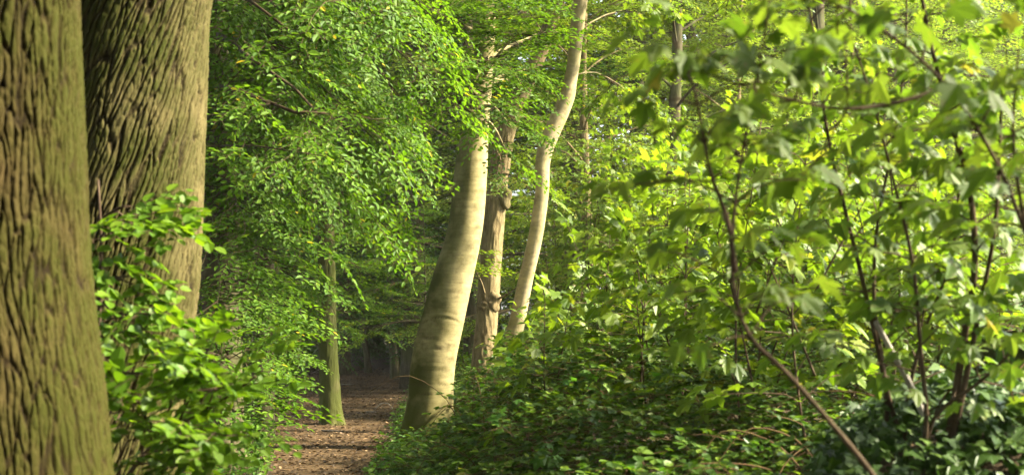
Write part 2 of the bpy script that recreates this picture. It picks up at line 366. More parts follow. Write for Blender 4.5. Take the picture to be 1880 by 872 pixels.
def spray_maple(n=4, leaf=.12, gap=.11, sd=0, L=None):
    global rng
    keep = rng; rng = np.random.default_rng(500 + sd); tm = Tm(); L = n * gap
    P = np.array([[x, .03 * math.sin(6 * x + sd), -.10 * x * x / max(L, .1)] for x in np.linspace(0, L, 5)]); twig_t(tm, P, .005, .0022)
    for i in range(n):
        q = P[min(4, int(round(4 * (i + .7) / n)))]
        base = U(0, pi)
        for sg in (-1, 1):
            a = sg * U(.7, 1.3) * (1 if i < n - 1 else .5)
            pl = leaf * U(.6, 1.0); e = q + pl * unit(np.array([math.cos(a), math.sin(a), .25 + (.25 if i % 2 else -.1)]))
            twig_t(tm, [q, e], .0016, .0012)
            put_leaf(tm, MAPLES[rng.integers(4)], e, [math.cos(a), math.sin(a), U(-.9, .05)], [U(-.5, .5), U(-.5, .5), 1], leaf * U(.45, 1.2))
    put_leaf(tm, MAPLES[0], P[-1], [1, 0, -.3], [0, .2, 1], leaf * .8)
    rng = keep
    return tm.done()
def spray_bramble(n=5, leaf=.065, sd=0):
    global rng
    keep = rng; rng = np.random.default_rng(700 + sd); tm = Tm(); L = n * .085
    P = np.array([[x, .02 * math.sin(9 * x), .25 * x - .75 * x * x] for x in np.linspace(0, L, 5)]); twig_t(tm, P, .003, .0018)
    for i in range(n):
        q = P[min(4, int(round(4 * (i + .6) / n)))]; a = (1 if i % 2 else -1) * U(.5, 1.3)
        e = q + .05 * np.array([math.cos(a), math.sin(a), .5])
        twig_t(tm, [q, e], .0014, .001); up = [U(-.3, .3), U(-.3, .3), 1]
        for k, b in enumerate((0, 1.05, -1.05)):
            put_leaf(tm, SH['ro'], e, [math.cos(a + b), math.sin(a + b), U(-.35, .05)], up, leaf * (1.1 if k == 0 else .85) * U(.8, 1.15))
    rng = keep
    return tm.done()
def spray_herb(n=7, leaf=.05, h=.25, sd=0):
    global rng
    keep = rng; rng = np.random.default_rng(900 + sd); tm = Tm()
    P = np.array([[.3 * z * z, .05 * math.sin(8 * z), z] for z in np.linspace(0, h, 5)])[:, [2, 1, 0]]; twig_t(tm, P, .0022, .0012)
    for i in range(n):
        q = P[min(4, int(4 * (i + 1) / n))]; a = i * 2.4 + U(-.4, .4)
        put_leaf(tm, SH['ro' if sd % 2 else 'ov'], q, [U(-.05, .25), math.cos(a), math.sin(a)], [1, U(-.3, .3), U(-.3, .3)], leaf * U(.7, 1.2))
    rng = keep
    return tm.done()
def leaf_template(shape):
    tm = Tm(); put_leaf(tm, shape, np.zeros(3), [1, 0, 0], [0, 0, 1], 1.0); return tm.done()

TB = [spray_ovate(.75, .092, .060, 7, 'ov', .22, .38, i) for i in range(5)]
TBL = [spray_ovate(.70, .092, .056, 7, 'ov', .10, .18, 20 + i) for i in range(4)]                  # layered flat sprays
TF = [spray_ovate(.95, .13, .085, 8, 'di', .20, .45, 40 + i, r=.006) for i in range(4)]           # far crowns
TC = [spray_ovate(1.5, .21, .15, 8, 'di', .20, .45, 60 + i, r=.01) for i in range(3)]             # high canopy
TM_ = [spray_maple(4, .125, .11, i) for i in range(5)]
TBR = [spray_bramble(5, .07, i) for i in range(5)]
TH = [spray_herb(7, .055, .25, i) for i in range(4)]

def place(mb, tm, O, D, UP, S, rj=0.0):
    """stamp template tm at origins O, forward D, up UP, scale S"""
    O = np.atleast_2d(O); k = len(O)
    if not k: return
    R = basis(np.atleast_2d(D), np.atleast_2d(UP)); S = np.broadcast_to(np.asarray(S, float), (k,))
    V = O[:, None] + S[:, None, None] * np.einsum('kij,nj->kni', R, tm.v)
    L = (tm.l[None] + (np.arange(k) * len(tm.v))[:, None]).ravel()
    rnd = rng.random((k, tm.k))[:, tm.id]
    mb.add(V.reshape(-1, 3), L, np.tile(tm.t, k), np.tile(tm.m, k), rnd.ravel())
def place_mix(mb, tms, O, D, UP, S):
    O, D, UP = np.atleast_2d(O), np.atleast_2d(D), np.atleast_2d(UP); S = np.broadcast_to(np.asarray(S, float), (len(O),))
    c = rng.integers(len(tms), size=len(O))
    for i, tm in enumerate(tms):
        s = c == i
        if s.any(): place(mb, tm, O[s], D[s], UP[s], S[s])

def leafy_branch(wood, leaf, p0, p1, r0, sag, n, tms, spread=.35, hang=.15, s=(.8, 1.2), t0=.25, fwd=.7, upj=.35, wmat=0):
    """a curved limb carrying n sprays on connecting twigs"""
    p0, p1 = np.asarray(p0, float), np.asarray(p1, float); L = np.linalg.norm(p1 - p0); m = max(6, int(L / .25))
    t = np.linspace(0, 1, m); P = p0 + (p1 - p0) * t[:, None]; P[:, 2] += sag * 4 * t * (1 - t)
    wob = .03 * L * np.column_stack([np.sin(7 * t + U(0, 6)), np.sin(6 * t + U(0, 6)), .6 * np.sin(8 * t + U(0, 6))]) * (t * (1.2 - t))[:, None]
    P += wob
    if wood is not None: tube(wood, P, np.maximum(r0 * (1 - t) ** .8, .004), 6 if r0 > .015 else 4, wmat)
    q = np.sort(U(t0, 1, n)); base = np.column_stack([np.interp(q, t, P[:, c]) for c in range(3)])
    bd = unit(np.column_stack([np.interp(q, t, np.gradient(P[:, c])) for c in range(3)]))
    lat = unit(np.cross(bd, np.array([0, 0, 1.0]))); sg = np.where(rng.random(n) < .5, -1, 1)[:, None]
    off = lat * sg * U(0, spread, n)[:, None] + bd * U(0, spread * .8, n)[:, None] + np.array([0, 0, 1.0]) * U(-.30, .12, n)[:, None] * spread * (1 + hang)
    O = base + off
    D = bd * fwd + lat * sg * U(.1, 1.0, n)[:, None] + np.column_stack([U(-.25, .25, n), U(-.25, .25, n), U(-.2, .15, n) - hang])
    UPv = np.column_stack([U(-upj, upj, n), U(-upj, upj, n), np.ones(n)])
    for i in range(n):
        if np.linalg.norm(off[i]) > .08: tube(leaf, [base[i] - bd[i] * .05, (base[i] + O[i]) / 2 + bd[i] * .03, O[i] + .0], [.006, .005, .0035], 3, 1, False)
    place_mix(leaf, tms, O, D, UPv, U(s[0], s[1], n))

def ellip_crown(wood, leaf, trunkP, c, rad, nl, ns, tms, s=(.8, 1.3), lr=.05, low=-1.0, hang=.1):
    """limbs from the trunk to points over an ellipsoid, sprays along them"""
    c = np.asarray(c, float); rad = np.asarray(rad, float)
    tz = trunkP[:, 2]
    for i in range(nl):
        a = i * 2.39996 + U(-.3, .3); z = U(low, .95); rr = math.sqrt(max(.05, 1 - z * z)) * U(.75, 1.05)
        e = c + rad * np.array([math.cos(a) * rr, math.sin(a) * rr, z])
        zz = np.clip(e[2] - U(.1, .45) * rad[0] * rr, tz[0] + .3, tz[-1])
        p0 = np.array([np.interp(zz, tz, trunkP[:, k]) for k in range(3)])
        leafy_branch(wood, leaf, p0, e, lr * U(.6, 1.2), U(-.05, .12) * rad[0] * .5, ns, tms, rad[0] * .28, hang, s, .22)

# ------------------------------------------------------------------ trunks
def trunk(mb, pts, sides=40, step=.08, bark=None, base_flare=.0, flare_h=.5, seed=0, fine_to=None, scars=(), lobes=5):
    """pts rows: x y z r.  Surface ring mesh with real relief"""
    pts = np.asarray(pts, float); pts = pts[np.argsort(pts[:, 2])]
    L = np.linalg.norm(np.diff(pts[:, :3], axis=0), axis=1).sum()
    C = catmull(pts, max(8, int(L / step)))
    if fine_to is not None:
        hi = C[:, 2] > fine_to; keep = ~hi; idx = np.where(hi)[0]; keep[idx[::8]] = True; keep[-1] = True; C = C[keep]
    P, R = C[:, :3], np.maximum(C[:, 3], .01)
    s = np.concatenate([[0], np.cumsum(np.linalg.norm(np.diff(P, axis=0), axis=1))])
    T, A, B = frames(P); th = np.arange(sides) * 2 * pi / sides
    th2, s2 = np.meshgrid(th, s)
    z0 = P[0, 2] + .15
    fl = base_flare * np.exp(-np.maximum(P[:, 2] - z0, 0) / flare_h)
    rr = R[:, None] * (1 + fl[:, None] * (.7 + .5 * np.cos(lobes * th2 + seed)) + .03 * np.sin(2 * th2 + 1.3 * s2 + seed) + .025 * np.sin(3 * th2 - 2.1 * s2 + seed * 2))
    u = th2 / (2 * pi); ridge = np.zeros_like(u) + .5; disp = np.zeros_like(u)
    if bark: disp, ridge = bark(u, s2, R[:, None])
    fade = np.ones_like(s2)
    scar = np.zeros_like(u)
    V = P[:, None] + (rr + disp)[..., None] * (np.cos(th2)[..., None] * A[:, None] + np.sin(th2)[..., None] * B[:, None])
    for (px, py, wx, wz, dep, dk, arch) in scars:   # horizontal folds and branch scars on smooth bark, given where they sit
        Yc = V[..., 1]; X = V[..., 0]; Z = V[..., 2]; q = at(px, py, P[np.argmin(np.abs(P[:, 2] - (CZ - (py - HY) / F * P[:, 1].mean())))][1])
        dx = (X - q[0]) / wx; dz = (Z - q[2] + arch * dx * dx) / wz
        front = (Yc < P[:, 1][:, None])
        g = np.exp(-dx ** 4 - dz ** 2) * front
        nrm = (np.cos(th2)[..., None] * A[:, None] + np.sin(th2)[..., None] * B[:, None])
        g2 = np.exp(-dx ** 4 - (dz - 1.3) ** 2) * front
        V = V + nrm * (.30 * dep * (g2 - g))[..., None]; scar = np.maximum(scar, np.exp(-dx ** 4 - (1.6 * dz) ** 2) * front * dk * sstep(.30, .62, .55 * vnoise(th2 * 38, s2 * 120, 5) + .45 * vnoise(th2 * 90, s2 * 220, 6)))
    n = len(P); i = np.arange(n - 1)[:, None] * sides; j = np.arange(sides)[None]; j2 = (j + 1) % sides
    q = np.stack([i + j, i + j2, i + sides + j2, i + sides + j], -1).reshape(-1)
    base = mb.n
    mb.add(V, q, [4] * ((n - 1) * sides), 0)
    mb.x.setdefault('ridge', np.zeros(0)); mb.x.setdefault('scar', np.zeros(0))
    mb.x['ridge'] = np.concatenate([mb.x['ridge'], np.full(base - len(mb.x['ridge']), .5), ridge.ravel()])
    mb.x['scar'] = np.concatenate([mb.x['scar'], np.zeros(base - len(mb.x['scar'])), np.clip(scar, 0, 1).ravel()])
    return P
def pad_attr(mb):
    for k in mb.x: mb.x[k] = np.concatenate([mb.x[k], np.full(mb.n - len(mb.x[k]), .5 if k == 'ridge' else 0)])
def furrow_bark(cells, length, depth, twist=0.0, seed=0):
    def f(u, s, R):
        uu = u * cells; v = s / length
        wu = .30 * (vnoise(u * 12, v * .7, 30 + seed, 12) - .5) * 2 + .28 * (vnoise(u * cells * .5, v * 2.2, 31 + seed, max(1, cells // 2)) - .5) * 2
        x = uu + wu + twist * v; y = v + .6 * (vnoise(uu * .5, v, 32 + seed, max(1, cells // 2)) - .5)
        f1, f2 = worley(x, y, seed, cells)
        e = f2 - f1
        h = sstep(0.03, .24, e)
        f1b, f2b = worley(x * 1.0 + .3, y * 4.3 + 7, seed + 5, cells)
        h2 = sstep(0, .4, f2b - f1b)
        fine = vnoise(u * cells * 6, s * 60, 33 + seed, cells * 6 if cells * 6 < 256 else 256)
        hh = h * (.70 + .30 * h2) + .16 * fine + .12 * vnoise(u * cells * 2.5, s * 22, 36 + seed, int(cells * 2.5))
        amp = .85 + .3 * vnoise(u * 6, v * .6, 34 + seed, 6)
        return depth * (hh - .6) * amp, np.clip(h * .8 + .2 * h2, 0, 1)
    return f
def soft_bark(cells, length, depth, seed=0):
    def f(u, s, R):
        n = vnoise(u * cells, s / length, 40 + seed, cells); m = vnoise(u * cells * 2, s / length * 2.3, 41 + seed, cells * 2)
        r = 1 - np.abs(2 * n - 1); return depth * (r * .7 + .3 * m - .5), np.clip(r, 0, 1)
    return f
def smooth_bark(depth, seed=0):
    def f(u, s, R):
        n = vnoise(u * 7, s * 2.2, 50 + seed, 7) - .5; h = vnoise(u * 5, s * 22, 51 + seed, 5)
        return depth * (n * 1.6 + .35 * (h ** 6)) , np.clip(h, 0, 1)
    return f
def px_trunk(rows, Y, up=None):
    """rows px, py, width px -> x y z r at distance Y, carried below the ground; up: extra x y z r rows"""
    out = []
    for r in rows:
        y = Y if len(r) < 4 else r[3]
        p = at(r[0], r[1], y); out.append([*p, r[2] / 2 / F * y])
    out = sorted(out, key=lambda a: a[2])
    b, c = np.array(out[0]), np.array(out[1]); g = float(gz(b[0], b[1])) - .15
    if b[2] > g:
        k = (b[2] - g) / max(c[2] - b[2], .1); e = b + (b - c) * min(k, 2.0); e[2] = g; e[3] = b[3] * 1.05; out.insert(0, list(e))
    if up: out += [list(a) for a in up]
    return out
def base_of(rows): return (rows[0][0], rows[0][1], float(gz(rows[0][0], rows[0][1])))

# ================================================================== GROUND
def sheet(name, xs, ys, fz, mat, kind='structure'):
    X, Y = np.meshgrid(xs, ys); Z = fz(X, Y); n, m = X.shape
    mb = MB(); i = np.arange(n - 1)[:, None] * m; j = np.arange(m - 1)[None]
    mb.add(np.stack([X, Y, Z], -1), np.stack([i + j, i + j + 1, i + m + j + 1, i + m + j], -1).reshape(-1), [4] * ((n - 1) * (m - 1)))
    o = mb.build(name, [mat], None, True); tag(o, kind=kind); return o
xs = np.concatenate([np.linspace(-300, -22, 24)[:-1], np.linspace(-22, 22, 221), np.linspace(22, 300, 24)[1:]])
ys = np.concatenate([np.linspace(-120, -3, 14)[:-1], np.linspace(-3, 62, 300), np.linspace(62, 400, 26)[1:]])
go = sheet('ground', xs, ys, lambda X, Y: gz(X, Y), 'soil')
tag(go, 'dark woodland soil under the trees and brambles', 'ground')
def path_sheet():
    yy = np.linspace(2, 68, 330); tt = np.linspace(-1, 1, 25)
    edge = 1 + .22 * (vnoise(yy * .9, yy * 0, 61) - .5)
    X = path_x(yy)[:, None] + tt[None] * (path_w(yy) * edge * 1.02)[:, None] + .1 * (vnoise(yy * .7, yy * 0 + 3, 62)[:, None] - .5); Y = np.repeat(yy[:, None], 25, 1)
    Z = gz(X, Y) + .012 - .05 * np.abs(tt[None]) ** 6
    mb = MB(); n, m = X.shape; i = np.arange(n - 1)[:, None] * m; j = np.arange(m - 1)[None]
    mb.add(np.stack([X, Y, Z], -1), np.stack([i + j, i + j + 1, i + m + j + 1, i + m + j], -1).reshape(-1), [4] * ((n - 1) * (m - 1)))
    o = mb.build('path', ['path'], None, True); tag(o, 'brown trodden earth path curving into the dark wood', 'path', kind='structure')
path_sheet()

# ================================================================== NAMED TREES
def tree(name, label, rows, mat, leafmat, cat='tree', group=None, sides=40, step=.08, bark=None, flare=.25, crown=None, limbs=(), extra=None, **kw):
    root = empty(name, base_of(rows)); tag(root, label, cat, group)
    mb = MB(); P = trunk(mb, rows, sides, step, bark, flare, **kw)
    wood, leaf = MB(), MB()
    if crown: crown(mb, leaf, P)
    for lb in limbs:
        wb = MB(); lb(wb, leaf, P); wb.build('branch', ['twig'], root, True)
    if extra: extra(root, mb, leaf, P)
    pad_attr(mb); mb.build('trunk', [mat], root, True)
    if leaf.n: leaf.build('crown', [leafmat, 'twig'], root)
    return root
def top_rows(rows, dx, dy, z, r):
    e = sorted(rows, key=lambda a: a[2])[-1]; return [[e[0] + dx * .5, e[1] + dy * .5, (e[2] + z) / 2, (e[3] + r) / 2], [e[0] + dx, e[1] + dy, z, r]]
def canopy(c, rad, nl, ns, tms=None, low=-.6, s=(.8, 1.3)):
    def f(wood, leaf, P): ellip_crown(wood, leaf, P, c, rad, nl, ns, tms or TC, s, .07, low)
    return f

# --- the two thick oaks at the left
Y1 = 5.5
r1 = [(-66, 0, 402), (-62, 250, 408), (-60, 500, 418), (-46, 760, 450), (-38, 872, 460), (-30, 1000, 490), (-28, 1250, 550)]
rows = px_trunk(r1, Y1); rows += top_rows(rows, -.2, 0, 12, .14)
tree('oak_tree', 'thickest mossy furrowed trunk, upright, cut by the left edge of the picture', rows, 'oak', 'dark_leaf', 'tree', 'two thick oaks at the left',
     800, .008, furrow_bark(92, .26, .015, .10, 1), .0, canopy((-2.6, 6.0, 9.0), (5.0, 5.0, 3.4), 34, 16), fine_to=3.1, seed=1)
Y2 = 8.0
r2 = [(240, -60, 318), (232, 0, 312), (222, 120, 312), (205, 350, 312), (196, 500, 314), (180, 620, 320), (160, 800, 330), (152, 900, 336), (140, 1080, 380)]
rows = px_trunk(r2, Y2); rows += top_rows(rows, .35, .2, 13, .16)
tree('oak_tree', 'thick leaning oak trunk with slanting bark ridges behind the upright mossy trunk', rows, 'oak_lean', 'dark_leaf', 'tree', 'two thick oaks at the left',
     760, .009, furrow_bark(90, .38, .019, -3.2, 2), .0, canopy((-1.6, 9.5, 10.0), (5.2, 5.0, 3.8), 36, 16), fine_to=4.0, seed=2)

# --- the pale curved beech and its two neighbours
YB = 17.5
rb = [(783, 822, 98), (790, 742, 82), (797, 661, 79), (814, 586, 76), (831, 511, 72), (850, 436, 66), (866, 300, 60), (874, 230, 50), (884, 150, 40), (892, 60, 32), (898, -20, 26)]
rows = px_trunk(rb, YB); rows += top_rows(rows, .5, .3, 12, .05)
def beech_low(wood, leaf, P):
    for (a, b, y1, n) in (((880, 170), (1015, 125), 19.6, 26), ((884, 150), (965, 60), 15.8, 20), ((880, 200), (940, 235), 16.6, 14), ((878, 215), (935, 290), 17.0, 7),
                          ((888, 90), (800, 20), 15.5, 24), ((882, 180), (760, 150), 15.5, 24), ((890, 60), (960, 0), 15.8, 22), ((876, 215), (815, 215), 16.0, 12),
                          ((886, 120), (1025, 60), 19.8, 22), ((886, 140), (900, 110), 15.2, 14), ((886, 140), (868, 165), 15.4, 12), ((888, 110), (960, 160), 16.4, 18), ((890, 40), (880, -10), 15.0, 16), ((884, 160), (1010, 165), 19.5, 18)):
        leafy_branch(wood, leaf, at(*a, YB), at(*b, y1), .03, .12, n, TBL, .30, .05, (.65, 1.0), .18)
sc = [(812, 583, .28, .022, .016, .75, .10), (790, 620, .10, .03, .010, .55, 0), (806, 640, .05, .03, .012, .7, 0), (828, 632, .06, .012, .006, .5, 0), (800, 678, .16, .03, .008, .45, .02),
      (770, 704, .09, .03, .010, .6, 0), (815, 705, .06, .028, .012, .7, 0), (784, 722, .08, .02, .010, .6, 0), (845, 470, .10, .010, .006, .5, 0), (848, 382, .16, .010, .007, .5, .02), (858, 330, .18, .008, .006, .45, .0), (868, 268, .16, .010, .008, .5, .03), (838, 520, .14, .008, .005, .35, 0)]
def beech_all(wood, leaf, P):
    beech_low(wood, leaf, P); canopy((-.4, 19.6, 9.4), (3.8, 3.6, 3.0), 24, 14)(wood, leaf, P)
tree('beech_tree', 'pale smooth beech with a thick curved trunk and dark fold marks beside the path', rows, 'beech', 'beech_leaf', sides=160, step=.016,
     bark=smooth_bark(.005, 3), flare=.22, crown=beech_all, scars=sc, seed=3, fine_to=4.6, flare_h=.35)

YT = 18.3
rt = [(1068, -30, 27), (1064, 10, 26), (1057, 80, 24), (1052, 125, 23), (1047, 150, 24), (1043, 172, 27), (1030, 205, 30), (1014, 240, 31), (1002, 270, 30), (997, 292, 28), (995, 350, 26), (984, 430, 27), (964, 520, 28), (947, 600, 30), (932, 650, 34), (914, 712, 38), (905, 760, 42)]
rows = px_trunk(rt, YT); rows += top_rows(rows, .5, .2, 10.5, .04)
def thin_leaves(wood, leaf, P):
    for (a, b, y1, n) in (((1060, 60), (1190, 30), 19, 12), ((1050, 140), (1160, 175), 19.5, 12), ((1064, 0), (1130, -40), 18, 12)):
        leafy_branch(wood, leaf, at(*a, YT), at(*b, y1), .015, .15, n, TM_, .4, .15, (.6, .95))
    canopy((2.1, 22.0, 9.0), (3.2, 2.9, 2.6), 18, 12)(wood, leaf, P)
tree('maple_tree', 'slender smooth sinuous trunk with a kink high up, standing right of the pale beech', rows, 'thin', 'sun_leaf', sides=64, step=.025, bark=smooth_bark(.002, 7), flare=.1, crown=thin_leaves, seed=4, fine_to=5,
     scars=[(1046, 168, .09, .03, .010, .6, 0), (1002, 285, .09, .014, .008, .6, 0), (975, 486, .08, .02, .008, .5, 0)])

YN = 20.2
rn = [(1030, -10, 22), (1022, 10, 24), (1002, 70, 27), (985, 110, 28), (952, 180, 31), (930, 235, 33), (920, 290, 35), (911, 360, 38), (905, 436, 38), (897, 530, 40), (892, 600, 40), (888, 660, 42), (884, 740, 48)]
rows = px_trunk(rn, YN); rows += top_rows(rows, .8, .3, 11, .05)
def burl(root, mb, leaf, P):
    for px, py, sx, sz in ((903, 552, .135, .15), (925, 362, .115, .16), (888, 562, .10, .09)):
        c = at(px, py, YN - .075); th, ph = np.meshgrid(np.linspace(0, 2 * pi, 28, endpoint=False), np.linspace(.05, pi - .05, 18)); 
        nn = .75 + .5 * vnoise(th * 8 / (2 * pi), ph * 3, 70, 8) ; nn = nn * (1 - .35 * np.exp(-((th - 4.7) / .35) ** 2 - ((ph - 1.55) / .3) ** 2))
        V = np.stack([c[0] + sx * nn * np.sin(ph) * np.cos(th), c[1] + .11 * nn * np.sin(ph) * np.sin(th), c[2] + sz * nn * np.cos(ph)], -1)
        n, m = th.shape; i = np.arange(n - 1)[:, None] * m; j = np.arange(m)[None]; j2 = (j + 1) % m
        b = MB(); b.add(V, np.stack([i + j, i + m + j, i + m + j2, i + j2], -1).reshape(-1), [4] * ((n - 1) * m)); b.x = {'ridge': np.full(b.n, .5), 'scar': np.full(b.n, .12)}
        b.build('burl', ['brown'], root, True)
    wb = MB(); tube(wb, catmull([at(915, 548, YN - .1), at(935, 538, YN - .5), at(958, 520, YN - .7)], 8), np.linspace(.018, .007, 8), 6); wb.build('branch', ['brown'], root, True)
def brown_leaves(wood, leaf, P):
    for (a, b, y1, n) in (((915, 320), (975, 350), 19.2, 8), ((895, 560), (866, 480), 19.4, 8), ((920, 300), (900, 260), 18.8, 10), ((1000, 70), (960, 20), 18.6, 12), ((1020, 20), (1100, 60), 19, 10)):
        leafy_branch(wood, leaf, at(*a, YN), at(*b, y1), .015, .08, n, TBL, .25, .1, (.6, .95))
    canopy((2.0, 24.0, 9.8), (3.2, 3.0, 2.6), 12, 9)(wood, leaf, P)
tree('maple_tree', 'rough brown knotty trunk with burls standing close behind the pale beech', rows, 'brown', 'sun_leaf', sides=96, step=.022, bark=soft_bark(24, .14, .022, 5), flare=.2, crown=brown_leaves, extra=burl, seed=5, fine_to=4.5)

# --- slender mossy trunk in the path
YP = 21.5
rp = [(597, -20, 20), (598, 200, 25), (598, 400, 28), (600, 500, 31), (602, 600, 33), (605, 700, 38), (607, 750, 42), (609, 778, 45)]
rows = px_trunk(rp, YP); rows += top_rows(rows, .1, .2, 12, .05)
def path_tree_leaves(wood, leaf, P):
    for (pa, b, y1, n) in ((400, (500, 430), 20.4, 14), (410, (690, 430), 21.0, 14), (480, (540, 520), 21.9, 8), (480, (680, 505), 22.2, 8), (560, (545, 590), 21.9, 7), (570, (670, 600), 22.2, 7),
                           (380, (690, 390), 21, 16), (350, (500, 390), 20.5, 16), (400, (600, 425), 20.6, 5), (560, (620, 590), 21.1, 1)):
        p0 = at(599, pa, YP); leafy_branch(wood, leaf, p0, at(*b, y1), .014, .10, n, TBL, .32, .02, (.6, .95), .15)
    canopy((-2.8, 22.5, 9.4), (3.8, 3.6, 3.0), 14, 9)(wood, leaf, P)
tree('beech_tree', 'slender upright trunk with green moss standing in the brown path', rows, 'mossy', 'beech_leaf', sides=80, step=.02, bark=soft_bark(22, .16, .016, 6), flare=.20, crown=path_tree_leaves, seed=6, flare_h=.11, lobes=6, fine_to=4.5)

# --- trunks half hidden in the leaves at the left
def hang_leaves(wood, leaf, P):
    S = lambda py: at(396, py, 15.0)
    for (pa, b, y1, n) in ((-160, (470, -10), 12.0, 22), (-200, (560, 0), 12.0, 26), (-260, (660, -10), 12.4, 28), (-260, (760, 0), 12.8, 30), (-220, (800, 70), 13.6, 34), (-160, (720, 60), 12.6, 32), (-100, (610, 80), 12.2, 30), (-60, (500, 90), 12.4, 24),
                           (-160, (790, 150), 13.6, 36), (-100, (720, 160), 12.8, 34), (-40, (620, 170), 12.3, 30), (0, (520, 190), 12.6, 24), (-60, (760, 250), 13.6, 36), (0, (680, 250), 12.9, 32), (60, (590, 270), 12.6, 28), (100, (480, 270), 13.0, 20),
                           (40, (740, 340), 14.0, 32), (110, (650, 340), 13.3, 26), (150, (530, 350), 13.0, 20), (180, (460, 370), 13.4, 14), (160, (690, 400), 14.3, 18), (240, (520, 410), 14.0, 14)):
        leafy_branch(wood, leaf, S(pa), at(*b, y1 + U(-.6, 2.2)), .026, .10, int(n * .85), TB + TBL, .50, .16, (.65, 1.05), .25)
    for (pa, b, y1, n) in ((300, (372, 350), 13.2, 12), (330, (450, 400), 13.0, 16), (380, (378, 470), 13.2, 14), (420, (500, 480), 13.2, 16), (450, (400, 560), 12.8, 14), (480, (470, 600), 12.8, 14), (520, (390, 660), 12.4, 12), (520, (480, 560), 13.6, 12), (350, (510, 430), 13.6, 14), (560, (460, 680), 12.6, 10)):
        leafy_branch(wood, leaf, at(402, pa, 15.0), at(*b, y1), .014, .10, n, TBL, .40, .08, (.65, 1.0), .10)
    canopy((-3.6, 15.0, 10.0), (3.8, 3.6, 3.0), 14, 9)(wood, leaf, P)
def limb(px, Y0, Y1_, r):
    def f(wb, leaf, P):
        n = len(px); C = catmull([at(a, b, Y0 + (Y1_ - Y0) * min(1, 2.2 * i / (n - 1)) ** .7) for i, (a, b) in enumerate(px)], 20); tube(wb, C, np.linspace(r, r * .25, 20), 8)
        k = 16; q = rng.integers(5, 20, k); O = C[q] + np.column_stack([U(-.25, .25, k), U(-.3, .1, k), U(-.22, .10, k)]); D = np.column_stack([U(-.2, 1, k), U(-.8, .3, k), U(-.5, .1, k)])
        for i in range(k): tube(leaf, [C[q[i]], O[i]], [.006, .0035], 3, 1, False)
        place_mix(leaf, TB, O, D, np.column_stack([U(-.3, .3, k), U(-.4, .2, k), np.ones(k)]), U(.55, .85, k))
    return f
rows = px_trunk([(404, 780, 80), (405, 500, 66), (402, 300, 58), (395, 150, 52), (391, 0, 48)], 15.0); rows += top_rows(rows, 0, .2, 12, .06)
tree('beech_tree', 'dark broad trunk right behind the leaning oak, with drooping leaf sprays', rows, 'dark_bark', 'beech_leaf', sides=72, step=.03, bark=soft_bark(22, .15, .016, 8), flare=.25, crown=hang_leaves, seed=7, fine_to=5,
     limbs=[limb([(393, 155), (430, 165), (480, 182), (520, 198), (560, 212), (600, 208)], 15, 10.9, .045), limb([(392, 60), (440, 90), (500, 135), (550, 170), (580, 205)], 15, 11.0, .038),
            limb([(392, 20), (455, 0), (490, 25), (530, 55)], 15, 12, .04), limb([(400, 275), (440, 268), (500, 272), (600, 288)], 15, 11.2, .016)])
def side_layers(wood, leaf, P):
    for (pa, b, y1, n) in ((330, (380, 330), 16.5, 16), (350, (600, 380), 17.5, 22), (400, (420, 430), 16.5, 18), (420, (560, 430), 17.5, 20), (470, (400, 500), 16.2, 16), (480, (520, 500), 17.2, 18), (520, (460, 560), 16.0, 20),
                           (540, (510, 560), 17, 16), (590, (440, 620), 15.8, 18), (600, (505, 630), 16.6, 14), (640, (420, 690), 15.5, 14), (650, (490, 680), 16.4, 10), (300, (690, 330), 18, 22), (690, (470, 740), 15.6, 8)):
        leafy_branch(wood, leaf, at(486, pa, 18.5), at(*b, y1), .016, .12, n, TBL, .4, .05, (.65, 1.0), .12)
    canopy((-3.6, 19.0, 9.8), (3.8, 3.4, 3.0), 12, 9)(wood, leaf, P)
rows = px_trunk([(483, 780, 40), (484, 600, 36), (486, 400, 34), (489, 200, 32), (492, 0, 30)], 18.5); rows += top_rows(rows, .1, .2, 12, .05)
tree('beech_tree', 'slim brown trunk showing through layered beech leaves between the dark trunk and the path', rows, 'dark_bark', 'beech_leaf', sides=60, step=.03, bark=soft_bark(18, .15, .012, 9), flare=.2, crown=side_layers, seed=8, fine_to=5)

# --- dark trunks deeper in the wood beyond the path
def deep_leaves(lst, Y, px0, c, rad):
    def f(wood, leaf, P):
        for (pa, b, y1, n) in lst: leafy_branch(wood, leaf, at(px0, pa, Y), at(*b, y1), .016, .15, n, TBL, .55, .05, (.9, 1.3), .12)
        canopy(c, rad, 12, 10)(wood, leaf, P)
    return f
rows = px_trunk([(757, 700, 42), (758, 600, 37), (760, 500, 36), (764, 300, 33), (768, 0, 30)], 34.0); rows += top_rows(rows, .1, .2, 14, .08)
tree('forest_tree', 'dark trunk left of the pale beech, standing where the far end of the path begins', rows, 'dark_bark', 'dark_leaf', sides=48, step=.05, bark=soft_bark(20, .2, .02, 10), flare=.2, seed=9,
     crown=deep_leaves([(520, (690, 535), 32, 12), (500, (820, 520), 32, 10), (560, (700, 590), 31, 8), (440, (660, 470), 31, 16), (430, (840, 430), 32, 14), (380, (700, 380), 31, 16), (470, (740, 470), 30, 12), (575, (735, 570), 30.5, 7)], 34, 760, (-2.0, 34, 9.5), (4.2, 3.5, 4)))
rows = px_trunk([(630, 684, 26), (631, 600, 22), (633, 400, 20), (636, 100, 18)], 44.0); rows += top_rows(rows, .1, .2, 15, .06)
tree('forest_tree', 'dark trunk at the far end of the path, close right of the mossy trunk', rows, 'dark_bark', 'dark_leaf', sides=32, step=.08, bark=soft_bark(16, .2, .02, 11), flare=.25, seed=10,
     crown=deep_leaves([(600, (580, 600), 42, 8), (580, (690, 590), 42, 9), (540, (560, 540), 42, 10), (520, (700, 520), 42, 10), (470, (620, 470), 41, 12)], 44, 632, (-5.2, 44, 9.5), (4.5, 3.5, 4.5)))
